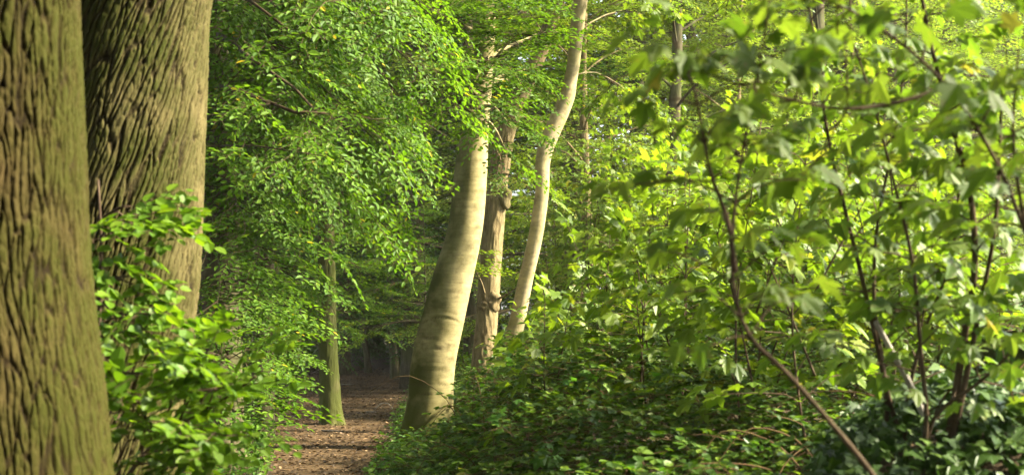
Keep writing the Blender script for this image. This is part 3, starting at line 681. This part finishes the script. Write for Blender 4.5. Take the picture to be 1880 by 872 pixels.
rows = px_trunk([(677, 684, 14), (673, 650, 11), (666, 610, 10), (664, 560, 9), (668, 300, 8)], 46.0); rows += top_rows(rows, .1, .2, 11, .04)
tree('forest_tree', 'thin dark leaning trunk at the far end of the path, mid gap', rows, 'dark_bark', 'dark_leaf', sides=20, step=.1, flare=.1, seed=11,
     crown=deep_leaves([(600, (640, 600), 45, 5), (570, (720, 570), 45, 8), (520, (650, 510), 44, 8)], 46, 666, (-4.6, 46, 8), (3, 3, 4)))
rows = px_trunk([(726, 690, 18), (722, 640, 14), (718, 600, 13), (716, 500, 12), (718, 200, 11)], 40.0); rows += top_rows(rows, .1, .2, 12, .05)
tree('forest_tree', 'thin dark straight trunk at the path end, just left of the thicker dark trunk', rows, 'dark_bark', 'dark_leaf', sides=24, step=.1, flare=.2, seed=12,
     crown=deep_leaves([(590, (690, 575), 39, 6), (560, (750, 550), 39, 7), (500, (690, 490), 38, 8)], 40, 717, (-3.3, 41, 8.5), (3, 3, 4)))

def understory(lab, px, Y, top, lays):
    b = at(px, 600, Y); b[2] = float(gz(b[0], Y)); root = empty('beech_sapling', b); tag(root, lab, 'sapling', 'young beeches beside the path'); wood, leaf = MB(), MB()
    t = at(px + 6, top, Y); C = catmull([b - [0, 0, .1], (b + t) / 2 + [.08, 0, 0], t], 24); tube(wood, C, np.linspace(.028, .006, 24), 7)
    for (pa, e, y1, n) in lays:
        z = CZ - (pa - HY) / F * Y; p0 = np.array([np.interp(z, C[:, 2], C[:, k]) for k in range(3)]); leafy_branch(wood, leaf, p0, at(*e, y1), .010, .06, n, TBL, .35, .02, (.7, 1.0), .12)
    wood.build('stem', ['dark_bark'], root, True); leaf.build('crown', ['beech_leaf', 'twig'], root)
understory('young beech with flat leaf layers left of the mossy trunk', 540, 24.0, 380, ((420, (470, 420), 23, 14), (430, (620, 430), 23, 14), (470, (460, 490), 22.5, 14), (480, (640, 490), 23, 14), (520, (480, 540), 22.5, 12), (530, (620, 540), 23, 12), (570, (470, 590), 22.5, 12), (585, (600, 585), 23, 10), (620, (480, 640), 22.5, 10), (630, (585, 630), 23, 8), (400, (560, 390), 23, 10)))
understory('low young beech at the left path edge, before the slim brown trunk', 410, 12.6, 640, ((670, (380, 655), 12.2, 5), (680, (435, 690), 12.2, 5), (710, (390, 725), 12.0, 5), (720, (435, 735), 12.2, 5), (750, (390, 780), 12.0, 5), (760, (430, 775), 12.1, 5), (660, (420, 650), 12.4, 4)))
understory('young beech reaching flat sprays over the far path, left of the beech', 770, 27.0, 360, ((420, (680, 420), 26, 14), (440, (830, 440), 26, 12), (480, (670, 480), 25.5, 14), (520, (690, 530), 25.5, 14), (540, (820, 520), 26, 10), (560, (660, 560), 25.5, 10), (590, (730, 575), 26, 8), (400, (740, 390), 26, 10), (610, (800, 600), 26, 8)))

# ================================================================== BACKGROUND WOOD
def wood_tree(H, hb, R, nl, ns, tms, s, seed):
    global rng
    keep = rng; rng = np.random.default_rng(4000 + seed)
    mb, leaf = MB(), MB()
    P = trunk(mb, [[0, 0, -.2, .03 * H * .62], [.1, .05, H * .3, .02 * H * .6], [.0, .2, H * .65, .012 * H * .6], [.1, .1, H * .95, .02]], 20, .25, soft_bark(16, .3, .03, seed), .25, .4, seed)
    for i in range(nl):
        z = hb + (H - hb) * ((i + .5) / nl) ** .9; f = (z - hb) / (H - hb); a = i * 2.39996 + U(-.4, .4)
        rr = R * (math.sin(pi * min(1, .22 + .74 * f)) ** .8) * U(.7, 1.15)
        p0 = np.array([np.interp(z - .12 * rr, P[:, 2], P[:, k]) for k in range(3)])
        e = np.array([math.cos(a) * rr, math.sin(a) * rr, z + rr * (.30 * f - .05)])
        leafy_branch(mb, leaf, p0, e, .05 * (1 - .6 * f) * H / 14, .12 * rr, int(ns * (.5 + .6 * rr / R)), tms, .3 * R * .6, .15, s, .18)
    pad_attr(mb); rng = keep
    return mb, leaf
def proto(H, hb, R, nl, ns, tms, s, seed, bark, leafm):
    mb, leaf = wood_tree(H, hb, R, nl, ns, tms, s, seed)
    return mb.mesh('trunk', [bark], True), leaf.mesh('crown', [leafm, 'twig'])
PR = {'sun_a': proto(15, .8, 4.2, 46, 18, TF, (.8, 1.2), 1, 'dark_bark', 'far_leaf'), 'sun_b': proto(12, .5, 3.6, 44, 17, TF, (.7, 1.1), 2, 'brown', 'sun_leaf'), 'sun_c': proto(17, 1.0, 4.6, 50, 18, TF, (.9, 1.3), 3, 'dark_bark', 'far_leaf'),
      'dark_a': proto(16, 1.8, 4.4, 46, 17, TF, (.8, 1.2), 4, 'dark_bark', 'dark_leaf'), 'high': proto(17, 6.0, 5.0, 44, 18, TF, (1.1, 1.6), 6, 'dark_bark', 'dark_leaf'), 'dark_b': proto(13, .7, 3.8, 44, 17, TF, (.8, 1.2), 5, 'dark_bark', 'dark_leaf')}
def copy_tree(name, pr, loc, rz, sc, label, group, cat='tree'):
    root = empty(name, loc); root.rotation_euler = (0, 0, rz); root.scale = (sc, sc, sc); tag(root, label, cat, group)
    for nm, me in zip(('trunk', 'crown'), PR[pr]):
        o = bpy.data.objects.new(nm, me); COL.objects.link(o); o.parent = root
    return root
SUNNY = []      # the edge of a clearing: it runs away to the right, so the low sun from the right reaches every tree of it
for q in range(14):
    x, y = 1.6 + 2.1 * q + .012 * q * q, 27 + 3.6 * q + .06 * q * q
    SUNNY.append((x + U(-.5, .5), y + U(-.6, .6), ('sun_b', 'sun_a', 'sun_b', 'sun_c')[q % 4], (.8 + .065 * q) * U(.92, 1.08)))
    SUNNY.append((x - 2.6 + U(-.6, .6), y + 4.5 + U(-.8, .8), ('sun_a', 'sun_c', 'sun_a')[q % 3], (.9 + .07 * q) * U(.95, 1.1)))
    if q > 1: SUNNY.append((x - 4.5 + U(-.6, .6), y + 11 + U(-.8, .8), ('sun_c', 'sun_a')[q % 2], (1.05 + .075 * q)))
for i, (x, y, k, s_) in enumerate(SUNNY):
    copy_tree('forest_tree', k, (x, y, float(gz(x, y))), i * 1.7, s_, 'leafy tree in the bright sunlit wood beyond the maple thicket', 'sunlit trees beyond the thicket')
DARK = [(-7.5, 27, 'dark_b', .9), (-10.5, 33, 'dark_a', 1.0), (-8.6, 38, 'dark_b', 1.0), (-1.2, 45, 'dark_b', .9), (-12, 43, 'dark_a', 1.0), (-7.8, 50, 'dark_b', 1.0), (-4.4, 55, 'dark_a', 1.1), (-1.0, 56, 'dark_b', 1.1), (-11, 57, 'dark_b', 1.2), (-15, 52, 'dark_a', 1.1),
        (-6.5, 64, 'dark_b', 1.3), (-2.5, 68, 'dark_a', 1.3), (-10.5, 70, 'dark_b', 1.4), (-15, 68, 'dark_b', 1.4), (-19, 62, 'dark_a', 1.3), (-6, 78, 'dark_b', 1.6), (-13, 82, 'dark_b', 1.7), (-20, 80, 'dark_b', 1.7), (-1, 84, 'dark_b', 1.7), (-6.2, 22.5, 'dark_b', .75), (-9.0, 61, 'dark_b', 1.2), (-4.0, 74, 'dark_b', 1.5), (-8.5, 76, 'dark_a', 1.6), (-12, 92, 'dark_b', 1.9), (-5, 92, 'dark_b', 1.9), (-18, 92, 'dark_b', 1.9), (-.6, 38, 'dark_b', .8), (-6.4, 33, 'dark_b', .65), (-9.4, 47, 'dark_b', .9), (-6.3, 52, 'dark_b', .8), (-4.9, 60, 'dark_b', .9), (-7.6, 58, 'dark_b', .9), (-3.2, 50, 'dark_b', .8), (-8.8, 66, 'dark_b', 1.0), (-6.6, 70, 'dark_b', 1.1)]
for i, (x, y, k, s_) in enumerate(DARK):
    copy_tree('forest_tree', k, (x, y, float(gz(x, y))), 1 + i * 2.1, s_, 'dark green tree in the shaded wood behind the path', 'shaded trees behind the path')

AROUND = [(-7.5, 3, 'dark_a', .9), (-6.5, 9.5, 'dark_b', .9), (-9, 15, 'dark_a', 1.0), (-8, -4, 'dark_b', 1.1), (-3.5, -7, 'dark_a', 1.0), (2.5, -8, 'dark_b', 1.1), (7, -6, 'dark_a', 1.0), (-12, 8, 'dark_a', 1.2), (-13, 21, 'dark_a', 1.2), (-2, -14, 'dark_a', 1.3), (6, -14, 'dark_a', 1.3), (10, -2.5, 'dark_b', 1.1), (5, -4.5, 'dark_b', .9), (14, -5, 'dark_a', 1.2), (-4.5, -2.5, 'dark_b', .9), (.5, -3, 'high', 1.0), (4.5, .3, 'high', 1.0), (-4.5, 1.5, 'high', 1.0), (10, -.8, 'high', 1.0), (8.5, -4, 'high', 1.0), (-10, -12, 'dark_a', 1.3)]  # unseen trees, added to block skylight and shade the near trunks
for i, (x, y, k, s_) in enumerate(AROUND):
    copy_tree('forest_tree', k, (x, y, float(gz(x, y))), 2 + i * 1.3, s_, 'unseen dark tree added outside the view to shade the near trunks', 'unseen trees added for shade')

# ================================================================== MAPLE SAPLINGS
def sapling(name, label, stems, leafmat, group=None, cat='sapling', leaf=(.8, 1.1), twig=.35, gap=.16, t0=.25, r=.010, tms=None, side=1.0, skip=.0, up=.25):
    """stems: list of (points, radius); opposite side twigs with leaf pairs all the way up"""
    base = stems[0][0][0]; root = empty(name, base); tag(root, label, cat, group)
    lf = MB()
    for pts, rr in stems:
        wb = MB(); C = catmull(pts, max(14, int(np.linalg.norm(np.diff(np.asarray(pts), axis=0), axis=1).sum() / .06)))
        n = len(C); tube(wb, C, np.linspace(rr, rr * .3, n), 8)
        L = np.linalg.norm(np.diff(C, axis=0), axis=1).sum(); k = max(2, int(L * (1 - t0) / gap)); T = unit(np.gradient(C, axis=0))
        O, D, UPv, S = [], [], [], []
        for i in range(k):
            f = t0 + (1 - t0) * (i + .5) / k; q = min(n - 1, int(f * (n - 1))); a0 = (i % 2) * pi / 2 + U(-.5, .5)
            X = unit(np.cross(T[q], [.13, .99, .05])); Yv = np.cross(T[q], X)
            for sg in (1, -1):
                if rng.random() < skip: continue
                d = unit(sg * (math.cos(a0) * X + math.sin(a0) * Yv) + T[q] * U(.1, .6) + np.array([0, 0, up])); ln = twig * U(.25, 1.0) * (1.15 - f) * side
                e = C[q] + d * ln; tube(wb, [C[q], C[q] + d * ln * .5 + np.array([0, 0, .01]), e], [.0042, .0034, .0025], 4, 0, False)
                O.append(e); D.append(unit(d * np.array([1, 1, .4]) + np.array([0, 0, -.1]))); UPv.append([U(-.3, .3), U(-.3, .3), 1]); S.append(U(*leaf))
        O.append(C[-1]); D.append(unit(T[-1] + [0, 0, .01])); UPv.append([.3, .1, 1]); S.append(.8 * leaf[1])
        place_mix(lf, tms or TM_, O, D, UPv, S)
        wb.build('stem', ['stem'], root, True)
    lf.build('foliage', [leafmat, 'stem'], root)
    return root
def stem_px(rows, Y0, Y1=None):
    n = len(rows); Y1 = Y0 if Y1 is None else Y1
    return [at(a, b, Y0 + (Y1 - Y0) * i / (n - 1)) for i, (a, b) in enumerate(rows)]
TN = [spray_maple(2, .125, .09, 30 + i) for i in range(5)]         # short twigs, near saplings
TN1 = [spray_maple(1, .125, .05, 40 + i) for i in range(4)]
# near ones, right side
sapling('maple_sapling', 'nearest sapling with a bare brown stem arching from the bottom edge up to the left', [(stem_px([(1640, 930), (1600, 868), (1520, 770), (1440, 680), (1375, 615), (1350, 545), (1345, 430), (1355, 330), (1375, 220), (1400, 90), (1420, -60)], 4.6, 4.4), .010),
        (stem_px([(1350, 500), (1335, 400), (1305, 320), (1290, 240), (1270, 150), (1230, 60)], 4.45, 4.3), .009)], 'maple_leaf', 'maple saplings in the near right', leaf=(.52, .82), twig=.36, gap=.11, t0=.36, tms=TN, up=.15)
sapling('maple_sapling', 'many stemmed sapling fanning out of the ivy beside the mossy stump', [(stem_px([(1740, 850), (1772, 700), (1800, 560), (1825, 430), (1835, 280), (1840, 120)], 6.2, 5.9), .016), (stem_px([(1735, 850), (1770, 620), (1790, 480), (1780, 350), (1740, 200), (1700, 40), (1680, -120)], 6.2, 5.8), .020),
        (stem_px([(1690, 860), (1700, 790), (1690, 640), (1675, 480), (1640, 330), (1600, 180), (1560, 60)], 6.2, 5.8), .012), (stem_px([(1690, 850), (1720, 760), (1800, 700), (1860, 640), (1900, 560)], 6.2, 5.9), .012)], 'maple_leaf', 'maple saplings in the near right', leaf=(.55, .88), twig=.40, gap=.12, t0=.22, tms=TN, up=.15)
sapling('maple_sapling', 'upright sapling with three dark stems left of the many stemmed one', [(stem_px([(1680, 860), (1640, 760), (1612, 640), (1585, 520), (1555, 400), (1520, 250), (1500, 100), (1480, -20), (1470, -200)], 6.6, 6.2), .014), (stem_px([(1630, 840), (1625, 700), (1605, 560), (1610, 420), (1640, 260), (1660, 120), (1665, -60)], 6.6, 6.2), .012),
        (stem_px([(1660, 850), (1665, 740), (1700, 600), (1745, 480), (1760, 330), (1745, 180)], 6.6, 6.2), .012)], 'maple_leaf', 'maple saplings in the near right', leaf=(.55, .88), twig=.40, gap=.12, t0=.22, tms=TN, up=.15)
sapling('maple_sapling', 'drooping sapling whose large leaves hang in front of the bright wood at the upper right', [(stem_px([(1960, 700), (1900, 480), (1830, 300), (1740, 160), (1640, 70), (1540, 10), (1440, -10)], 4.9, 4.4), .010), (stem_px([(1930, 560), (1880, 400), (1860, 250), (1870, 90)], 4.8, 4.6), .010),
        (stem_px([(1740, 160), (1640, 190), (1540, 200), (1440, 180), (1340, 150), (1230, 110)], 4.7, 4.4), .008)], 'maple_leaf', 'maple saplings in the near right', leaf=(.6, .85), twig=.34, gap=.15, t0=.30, tms=TN, up=.12)
# thicket of saplings in the sun behind
MID = [(1380, 720, 250, 1395, 8.6), (1500, 720, 210, 1490, 8.2), (1600, 720, 180, 1620, 9.2), (1430, 700, 220, 1445, 13.0), (1550, 690, 200, 1530, 17.0), (1300, 690, 330, 1320, 18.0),
       (1045, 700, 560, 1000, 11.5), (1105, 700, 430, 1120, 12.5), (1180, 720, 400, 1195, 11.0), (1250, 720, 300, 1268, 10.5), (1330, 720, 380, 1310, 12.0), (1030, 690, 560, 1060, 15.0), (1090, 668, 330, 1075, 23.5), (1160, 668, 290, 1150, 24.5), (1240, 690, 330, 1225, 14.0),
       (1400, 740, 420, 1420, 9.5), (1470, 740, 400, 1450, 11.0), (1530, 740, 440, 1545, 10.0), (1590, 740, 430, 1600, 12.0), (1660, 740, 380, 1680, 10.5), (1730, 740, 420, 1715, 9.0), (1800, 720, 420, 1815, 10.0), (1560, 690, 330, 1540, 14.5), (1700, 690, 420, 1720, 15.0),
       (1350, 680, 300, 1370, 16.0), (1450, 680, 330, 1470, 15.0), (1840, 690, 440, 1830, 14.0), (1060, 670, 260, 1090, 23.0), (1000, 670, 300, 1010, 24.0), (1130, 670, 240, 1150, 26.0), (1200, 668, 270, 1215, 22.5), (1270, 668, 250, 1260, 24.0)]
for i, (bx, by, ty, tx, Y) in enumerate(MID):
    g = at(bx, by, Y); g[2] = float(gz(g[0], Y)) - .05; e = at(tx, ty, Y - U(-.3, .4)); mid = (g + e) / 2 + np.array([U(-.15, .15), U(-.1, .1), 0])
    a2 = g + (e - g) * .35; side = a2 + (e - g) * .45 + np.array([U(-.6, .6), U(-.3, .3), 0]); s3 = g + (e - g) * .55; side3 = s3 + (e - g) * .38 + np.array([U(-.6, .6), U(-.4, .4), 0])
    sapling('maple_sapling', 'thin stemmed maple sapling in the sunlit thicket right of the trunks', [([g, mid, e], .010), ([a2, (a2 + side) / 2 + [0, 0, .05], side], .008), ([s3, (s3 + side3) / 2, side3], .007)], 'sun_leaf', 'maple saplings of the sunlit thicket',
            leaf=(.75, 1.05), twig=.46, gap=.175, t0=.26, tms=TM_ if Y > 12.5 else TM_[:3] + TN, up=.25)

# ================================================================== NEAR LEFT BEECH BUSH
def near_bush():
    b0 = at(140, 1000, 7.2); b0[2] = float(gz(b0[0], 7.2)); root = empty('beech_sapling', b0); tag(root, 'fresh green beech bush spreading its sprays in front of the leaning oak', 'bush')
    wood, leaf = MB(), MB()
    st = catmull([b0, at(165, 800, 7.1), at(180, 620, 7.0), at(185, 430, 6.9), at(180, 330, 6.9)], 30); tube(wood, st, np.linspace(.022, .006, 30), 8)
    st2 = catmull([b0, at(230, 880, 6.8), at(300, 800, 6.6), at(400, 740, 6.5), at(470, 690, 6.4)], 30); tube(wood, st2, np.linspace(.018, .005, 30), 8)
    tl = [spray_ovate(.34, .086, .056, 3, 'ro', .12, .42, 80 + i, r=.003) for i in range(5)]
    for (a, b, y0, y1, n) in (((182, 420), (350, 395), 6.9, 6.7, 10), ((182, 410), (300, 372), 6.9, 6.8, 6), ((184, 440), (240, 430), 6.9, 6.8, 5), ((183, 520), (290, 520), 6.9, 6.7, 9), ((182, 600), (360, 570), 7, 6.5, 13), ((180, 620), (320, 620), 7, 6.6, 12), ((182, 560), (260, 600), 7, 6.7, 8),
                              ((182, 500), (220, 480), 6.9, 6.8, 5), ((330, 770), (530, 605), 6.6, 6.3, 10), ((360, 760), (520, 660), 6.5, 6.3, 10), ((380, 750), (505, 700), 6.5, 6.2, 9), ((300, 800), (420, 670), 6.6, 6.3, 10), ((260, 840), (360, 690), 6.7, 6.5, 10), ((220, 880), (300, 720), 6.8, 6.6, 10),
                              ((320, 800), (520, 800), 6.5, 6.1, 13), ((280, 830), (470, 850), 6.6, 6.1, 14), ((240, 870), (380, 840), 6.7, 6.3, 13), ((300, 810), (440, 760), 6.6, 6.2, 11), ((180, 700), (330, 690), 7, 6.6, 12), ((175, 760), (300, 780), 7.1, 6.6, 10), ((200, 900), (400, 900), 6.9, 6.1, 14), ((175, 720), (240, 660), 7, 6.8, 8), ((280, 830), (340, 780), 6.6, 6.4, 8)):
        if a[0] > 200: b = (b[0] - 50, b[1])
        q = (a[0] + (b[0] - a[0]) * .62 - 14, a[1] + (b[1] - a[1]) * .8)
        leafy_branch(wood, leaf, at(*a, y0), at(*q, y1), .006, .03, max(4, int(n * .52)), tl, .12, .12, (.75, 1.15), .15, upj=.75)
    wood.build('stem', ['stem'], root, True); leaf.build('foliage', ['young_beech', 'stem'], root)
near_bush()

# ================================================================== UNDERGROWTH
def scatter(n, fx, fy): return np.column_stack([fx, fy])
def bramble():
    n = 19000; y = 6.2 + 20 * rng.random(n) ** 1.35; lo = path_x(y) + path_w(y) + .25; x = lo + (np.minimum(13, .42 * y + 2.2) - lo) * rng.random(n)
    edge = sstep(0, 1.6, x - lo); g = gz(x, y)
    # thicket top: low near the path and the camera, chest high further in
    h = (.16 + .28 * edge + .72 * edge * sstep(7, 12.5, y) + .40 * sstep(.5, 2.5, x) * sstep(8, 11, y)) * (.65 + .7 * vnoise(x * .8, y * .8, 81))
    z = g + h * (.2 + .8 * rng.random(n) ** .6)
    keep = (vnoise(x * 1.6, y * 1.3, 83) + .5 * vnoise(x * 4, y * 3, 84) > .62) & ~((np.hypot(x + 1.05, y - 17.5) < .45)) & ~((((x - 2.35) / 1.2) ** 2 + ((y - 6.6) / 1.7) ** 2 < 1) | ((y < 6.6) & (x > 1.4)))
    O = np.column_stack([x, y, z])[keep]; k = len(O); a = U(0, 2 * pi, k)
    D = np.column_stack([np.cos(a), np.sin(a) - .3, U(-.25, .35, k)]); UPv = np.column_stack([U(-.35, .35, k), U(-.5, .2, k), np.ones(k)])
    mb = MB(); place_mix(mb, TBR, O, D, UPv, U(.60, 1.10, k))
    o = mb.build('bramble_undergrowth', ['bramble_leaf', 'cane']); tag(o, 'dark green bramble leaves covering the bank right of the path', 'brambles', kind='stuff')
    sb = MB(); n = 420; y = 7 + 11 * rng.random(n); lo = path_x(y) + path_w(y) + .9; x = lo + (np.minimum(8, .40 * y + 1.2) - lo) * rng.random(n); keep = ~((((x - 2.35) / 1.2) ** 2 + ((y - 6.6) / 1.7) ** 2 < 1) | ((y < 6.6) & (x > 1.4))); x, y = x[keep], y[keep]; n = len(x)
    z = gz(x, y) + (.35 + .75 * sstep(7, 12, y)) * U(.5, 1.15, n); a = U(0, 2 * pi, n); tl = [spray_maple(2, .10, .08, 60 + i) for i in range(4)] + [spray_herb(9, .06, .3, 10)]
    place_mix(sb, tl, np.column_stack([x, y, z]), np.column_stack([np.cos(a), np.sin(a) - .3, U(0, .9, n)]), np.column_stack([U(-.3, .3, n), U(-.4, .2, n), np.ones(n)]), U(.5, 1.0, n))
    o = sb.build('seedlings', ['herb_leaf', 'cane']); tag(o, 'fresh green seedlings poking out of the dark brambles', 'seedlings', kind='stuff')
    cb = MB()
    for i in range(330):
        yy = 6.5 + 13 * rng.random() ** 1.2; l0 = path_x(yy) + path_w(yy) + .5; xx = U(l0, min(8, .42 * yy + 1)); a = U(0, 2 * pi); ln = U(.4, 1.15); p = np.array([xx, yy, float(gz(xx, yy))]); d = np.array([math.cos(a), .6 * math.sin(a), 0]) * ln; hh = U(.3, 1.0) * (.4 + .6 * sstep(7, 12, yy))
        C = catmull([p, p + d * .3 + [0, 0, hh * .8], p + d * .65 + [U(-.1, .1), 0, hh], p + d * 1.0 + [U(-.1, .1), 0, hh * U(.3, .9)]], 12); tube(cb, C, np.linspace(.0055, .0025, 12), 4)
    o = cb.build('bramble_canes', ['cane'], None, True); tag(o, 'tangle of tan dry canes among the brambles', 'brambles', kind='stuff')
bramble()
def herbs():
    mb = MB(); n = 3400; y = 8 + 36 * rng.random(n) ** 1.2; hi = path_x(y) - path_w(y) - .05; x = hi - 5.5 * rng.random(n) ** 1.5
    g = gz(x, y); O = np.column_stack([x, y, g]); D = np.column_stack([U(-.5, .5, n), U(-.5, .5, n), np.ones(n)]); place_mix(mb, TH, O, D, np.column_stack([np.ones(n), U(-1, 1, n), np.zeros(n)]), U(.7, 1.6, n))
    n = 1500; y = 6.5 + 26 * rng.random(n) ** 1.2; x = path_x(y) + path_w(y) + U(-.15, .9, n); g = gz(x, y); O = np.column_stack([x, y, g]); D = np.column_stack([U(-.6, .6, n), U(-.6, .6, n), np.ones(n)]); place_mix(mb, TH, O, D, np.column_stack([np.ones(n), U(-1, 1, n), np.zeros(n)]), U(.6, 1.3, n))
    o = mb.build('ground_cover', ['herb_leaf', 'twig']); tag(o, 'low green herbs lining both edges of the path', 'ground cover', kind='stuff')
herbs()
def far_undergrowth():
    mb = MB(); n = 5200; y = U(27, 72, n); x = U(-1, 1, n) * (.42 * y + 2); keep = np.abs(x - path_x(y)) > path_w(y) + .3; x, y = x[keep], y[keep]; n = len(x)
    h = (.5 + .03 * (y - 27)) * (.3 + 1.2 * vnoise(x * .4, y * .4, 90)) ; O = np.column_stack([x, y, gz(x, y) + h * rng.random(n)]); a = U(0, 2 * pi, n)
    place_mix(mb, TBL, O, np.column_stack([np.cos(a), np.sin(a), U(-.1, .6, n)]), np.column_stack([U(-.4, .4, n), U(-.4, .4, n), np.ones(n)]), U(.7, 1.2, n))
    o = mb.build('woodland_undergrowth', ['dark_leaf', 'twig']); tag(o, 'dim leafy undergrowth on the floor of the far wood', 'undergrowth', kind='stuff')
far_undergrowth()
def litter():
    mb = MB(); tl = [leaf_template(SH['ov']), leaf_template(SH['ro'])]
    n = 13000; y = 9 + 42 * rng.random(n); x = path_x(y) + rng.normal(0, 1, n) * (path_w(y) * .75 + .2); O = np.column_stack([x, y, gz(x, y) + .022 + .01 * rng.random(n)]); a = U(0, 2 * pi, n)
    place_mix(mb, tl, O, np.column_stack([np.cos(a), np.sin(a), U(-.2, .35, n)]), np.column_stack([U(-.5, .5, n), U(-.5, .5, n), np.ones(n)]), U(.022, .062, n))
    n = 9000; y = 6 + 24 * rng.random(n); x = path_x(y) + U(-5, 7, n); O = np.column_stack([x, y, gz(x, y) + .02]); a = U(0, 2 * pi, n)
    place_mix(mb, tl, O, np.column_stack([np.cos(a), np.sin(a), U(-.2, .35, n)]), np.column_stack([U(-.5, .5, n), U(-.5, .5, n), np.ones(n)]), U(.04, .08, n))
    o = mb.build('leaf_litter', ['dead_leaf']); tag(o, 'brown fallen leaves strewn over path and soil', 'leaf litter', kind='stuff')
litter()
def sticks():
    L = ['short pale stick on the path right of the mossy trunk', 'long pale fallen stick across the far path', 'bent dead twig at the right edge of the path', 'small dead stick at the foot of the mossy trunk']
    for lab, pts, Y, r in ((L[0], [(672, 756), (684, 756), (690, 755)], 24.3, .014), (L[1], [(626, 704), (640, 703), (650, 702)], 36, .02), (L[2], [(688, 716), (702, 735), (712, 739), (722, 730)], 25.5, .012), (L[3], [(590, 793), (606, 795), (632, 790)], 20.2, .014)):
        P = [at(a, b, Y) for a, b in pts]; g = [float(gz(p[0], p[1])) for p in P]
        for i, p in enumerate(P): p[2] = g[i] + .03 + (.10 if len(pts) > 3 and 0 < i < 3 else 0)
        mb = MB(); C = catmull(P, 10); tube(mb, C, np.linspace(r, r * .5, 10), 6); o = mb.build('stick', ['wood'], None, True); tag(o, lab, 'stick', 'fallen sticks on the path')
sticks()

# --- ivy bank with the old stump at the lower right
def stump():
    c = at(1862, 690, 7.3); g = float(gz(c[0], c[1])); root = empty('tree_stump', (c[0], c[1], g)); tag(root, 'dark old stump rising out of the ivy at the right edge', 'stump')
    mb = MB(); trunk(mb, [[c[0], c[1], g - .2, .30], [c[0], c[1], g + .2, .25], [c[0] + .03, c[1], g + .42, .22], [c[0] + .05, c[1], g + .62, .19]], 120, .02, furrow_bark(30, .2, .03, .2, 9), .3, .25, 9)
    n = 24; tt = np.arange(n) * 2 * pi / n; zz = g + .60 + .05 * np.sin(5 * tt); mb.add(np.vstack([np.column_stack([c[0] + .05 + .2 * np.cos(tt), c[1] + .2 * np.sin(tt), zz]), [[c[0] + .05, c[1], g + .55]]]), np.array([[i, (i + 1) % n, n] for i in range(n)]).ravel(), [3] * n)
    pad_attr(mb); mb.build('wood', ['dark_bark'], root, True)
    lf = MB(); k = 260; a = U(0, 2 * pi, k); z = g + .55 * rng.random(k) ** 1.4; r = .27 + .12 * np.exp(-(z - g) / .25) + U(0, .09, k); O = np.column_stack([c[0] + r * np.cos(a), c[1] + r * np.sin(a), z])
    Nn = np.column_stack([np.cos(a), np.sin(a), U(.1, .9, k)]); D = np.column_stack([-np.sin(a) * U(-.6, .6, k), np.cos(a) * U(-.6, .6, k), -np.ones(k)])
    place(lf, leaf_template(SH['iv']), O, D, Nn, U(.05, .09, k)); lf.build('ivy', ['ivy_leaf', 'twig'], root)
    mb = MB(); k = 6500; y = U(4.4, 9.2, k); x = y * U(.215, .46, k); gg = gz(x, y); hh = (.08 + .25 * vnoise(x * 1.5, y * 1.5, 95)); z = gg + hh * (.3 + .7 * rng.random(k)); a = U(0, 2 * pi, k)
    place(mb, leaf_template(SH['iv']), np.column_stack([x, y, z]), np.column_stack([np.cos(a), np.sin(a) - .6, U(-.9, -.1, k)]), np.column_stack([U(-.5, .5, k), U(-1.0, .1, k), np.ones(k)]), U(.05, .095, k))
    o = mb.build('ivy_carpet', ['ivy_leaf', 'twig']); tag(o, 'dark glossy ivy carpet around the stump', 'ivy', kind='stuff')
    wb = MB(); C = catmull([at(1700, 770, 6.3), at(1668, 700, 6.3), at(1640, 650, 6.25), at(1608, 590, 6.2)], 16); tube(wb, C, np.linspace(.016, .011, 16), 10)
    o = wb.build('dead_stem', ['wood'], None, True); tag(o, 'bare pale grey stem leaning among the sapling stems over the ivy', 'dead stem')
stump()

# ================================================================== AIR
def haze():
    x0, x1, y0, y1, z0, z1 = -70, 90, -25, 135, -1.3, 34
    V = [(x, y, z) for z in (z0, z1) for y in (y0, y1) for x in (x0, x1)]
    mb = MB(); mb.add(V, [0, 2, 3, 1, 4, 5, 7, 6, 0, 1, 5, 4, 2, 6, 7, 3, 0, 4, 6, 2, 1, 3, 7, 5], [4] * 6)
    m = bpy.data.materials.new('woodland_air'); m.use_nodes = True; t = m.node_tree; t.nodes.remove(t.nodes['Principled BSDF'])
    v = N(t, 'ShaderNodeVolumePrincipled'); v.inputs['Density'].default_value = .0003; v.inputs['Color'].default_value = (.96, .97, .94, 1); v.inputs['Anisotropy'].default_value = .3
    t.links.new(v.outputs[0], t.nodes['Material Output'].inputs['Volume']); M['air'] = m
    o = mb.build('haze', ['air']); tag(o, 'thin bright haze in the air of the wood', 'haze', kind='stuff')
haze()
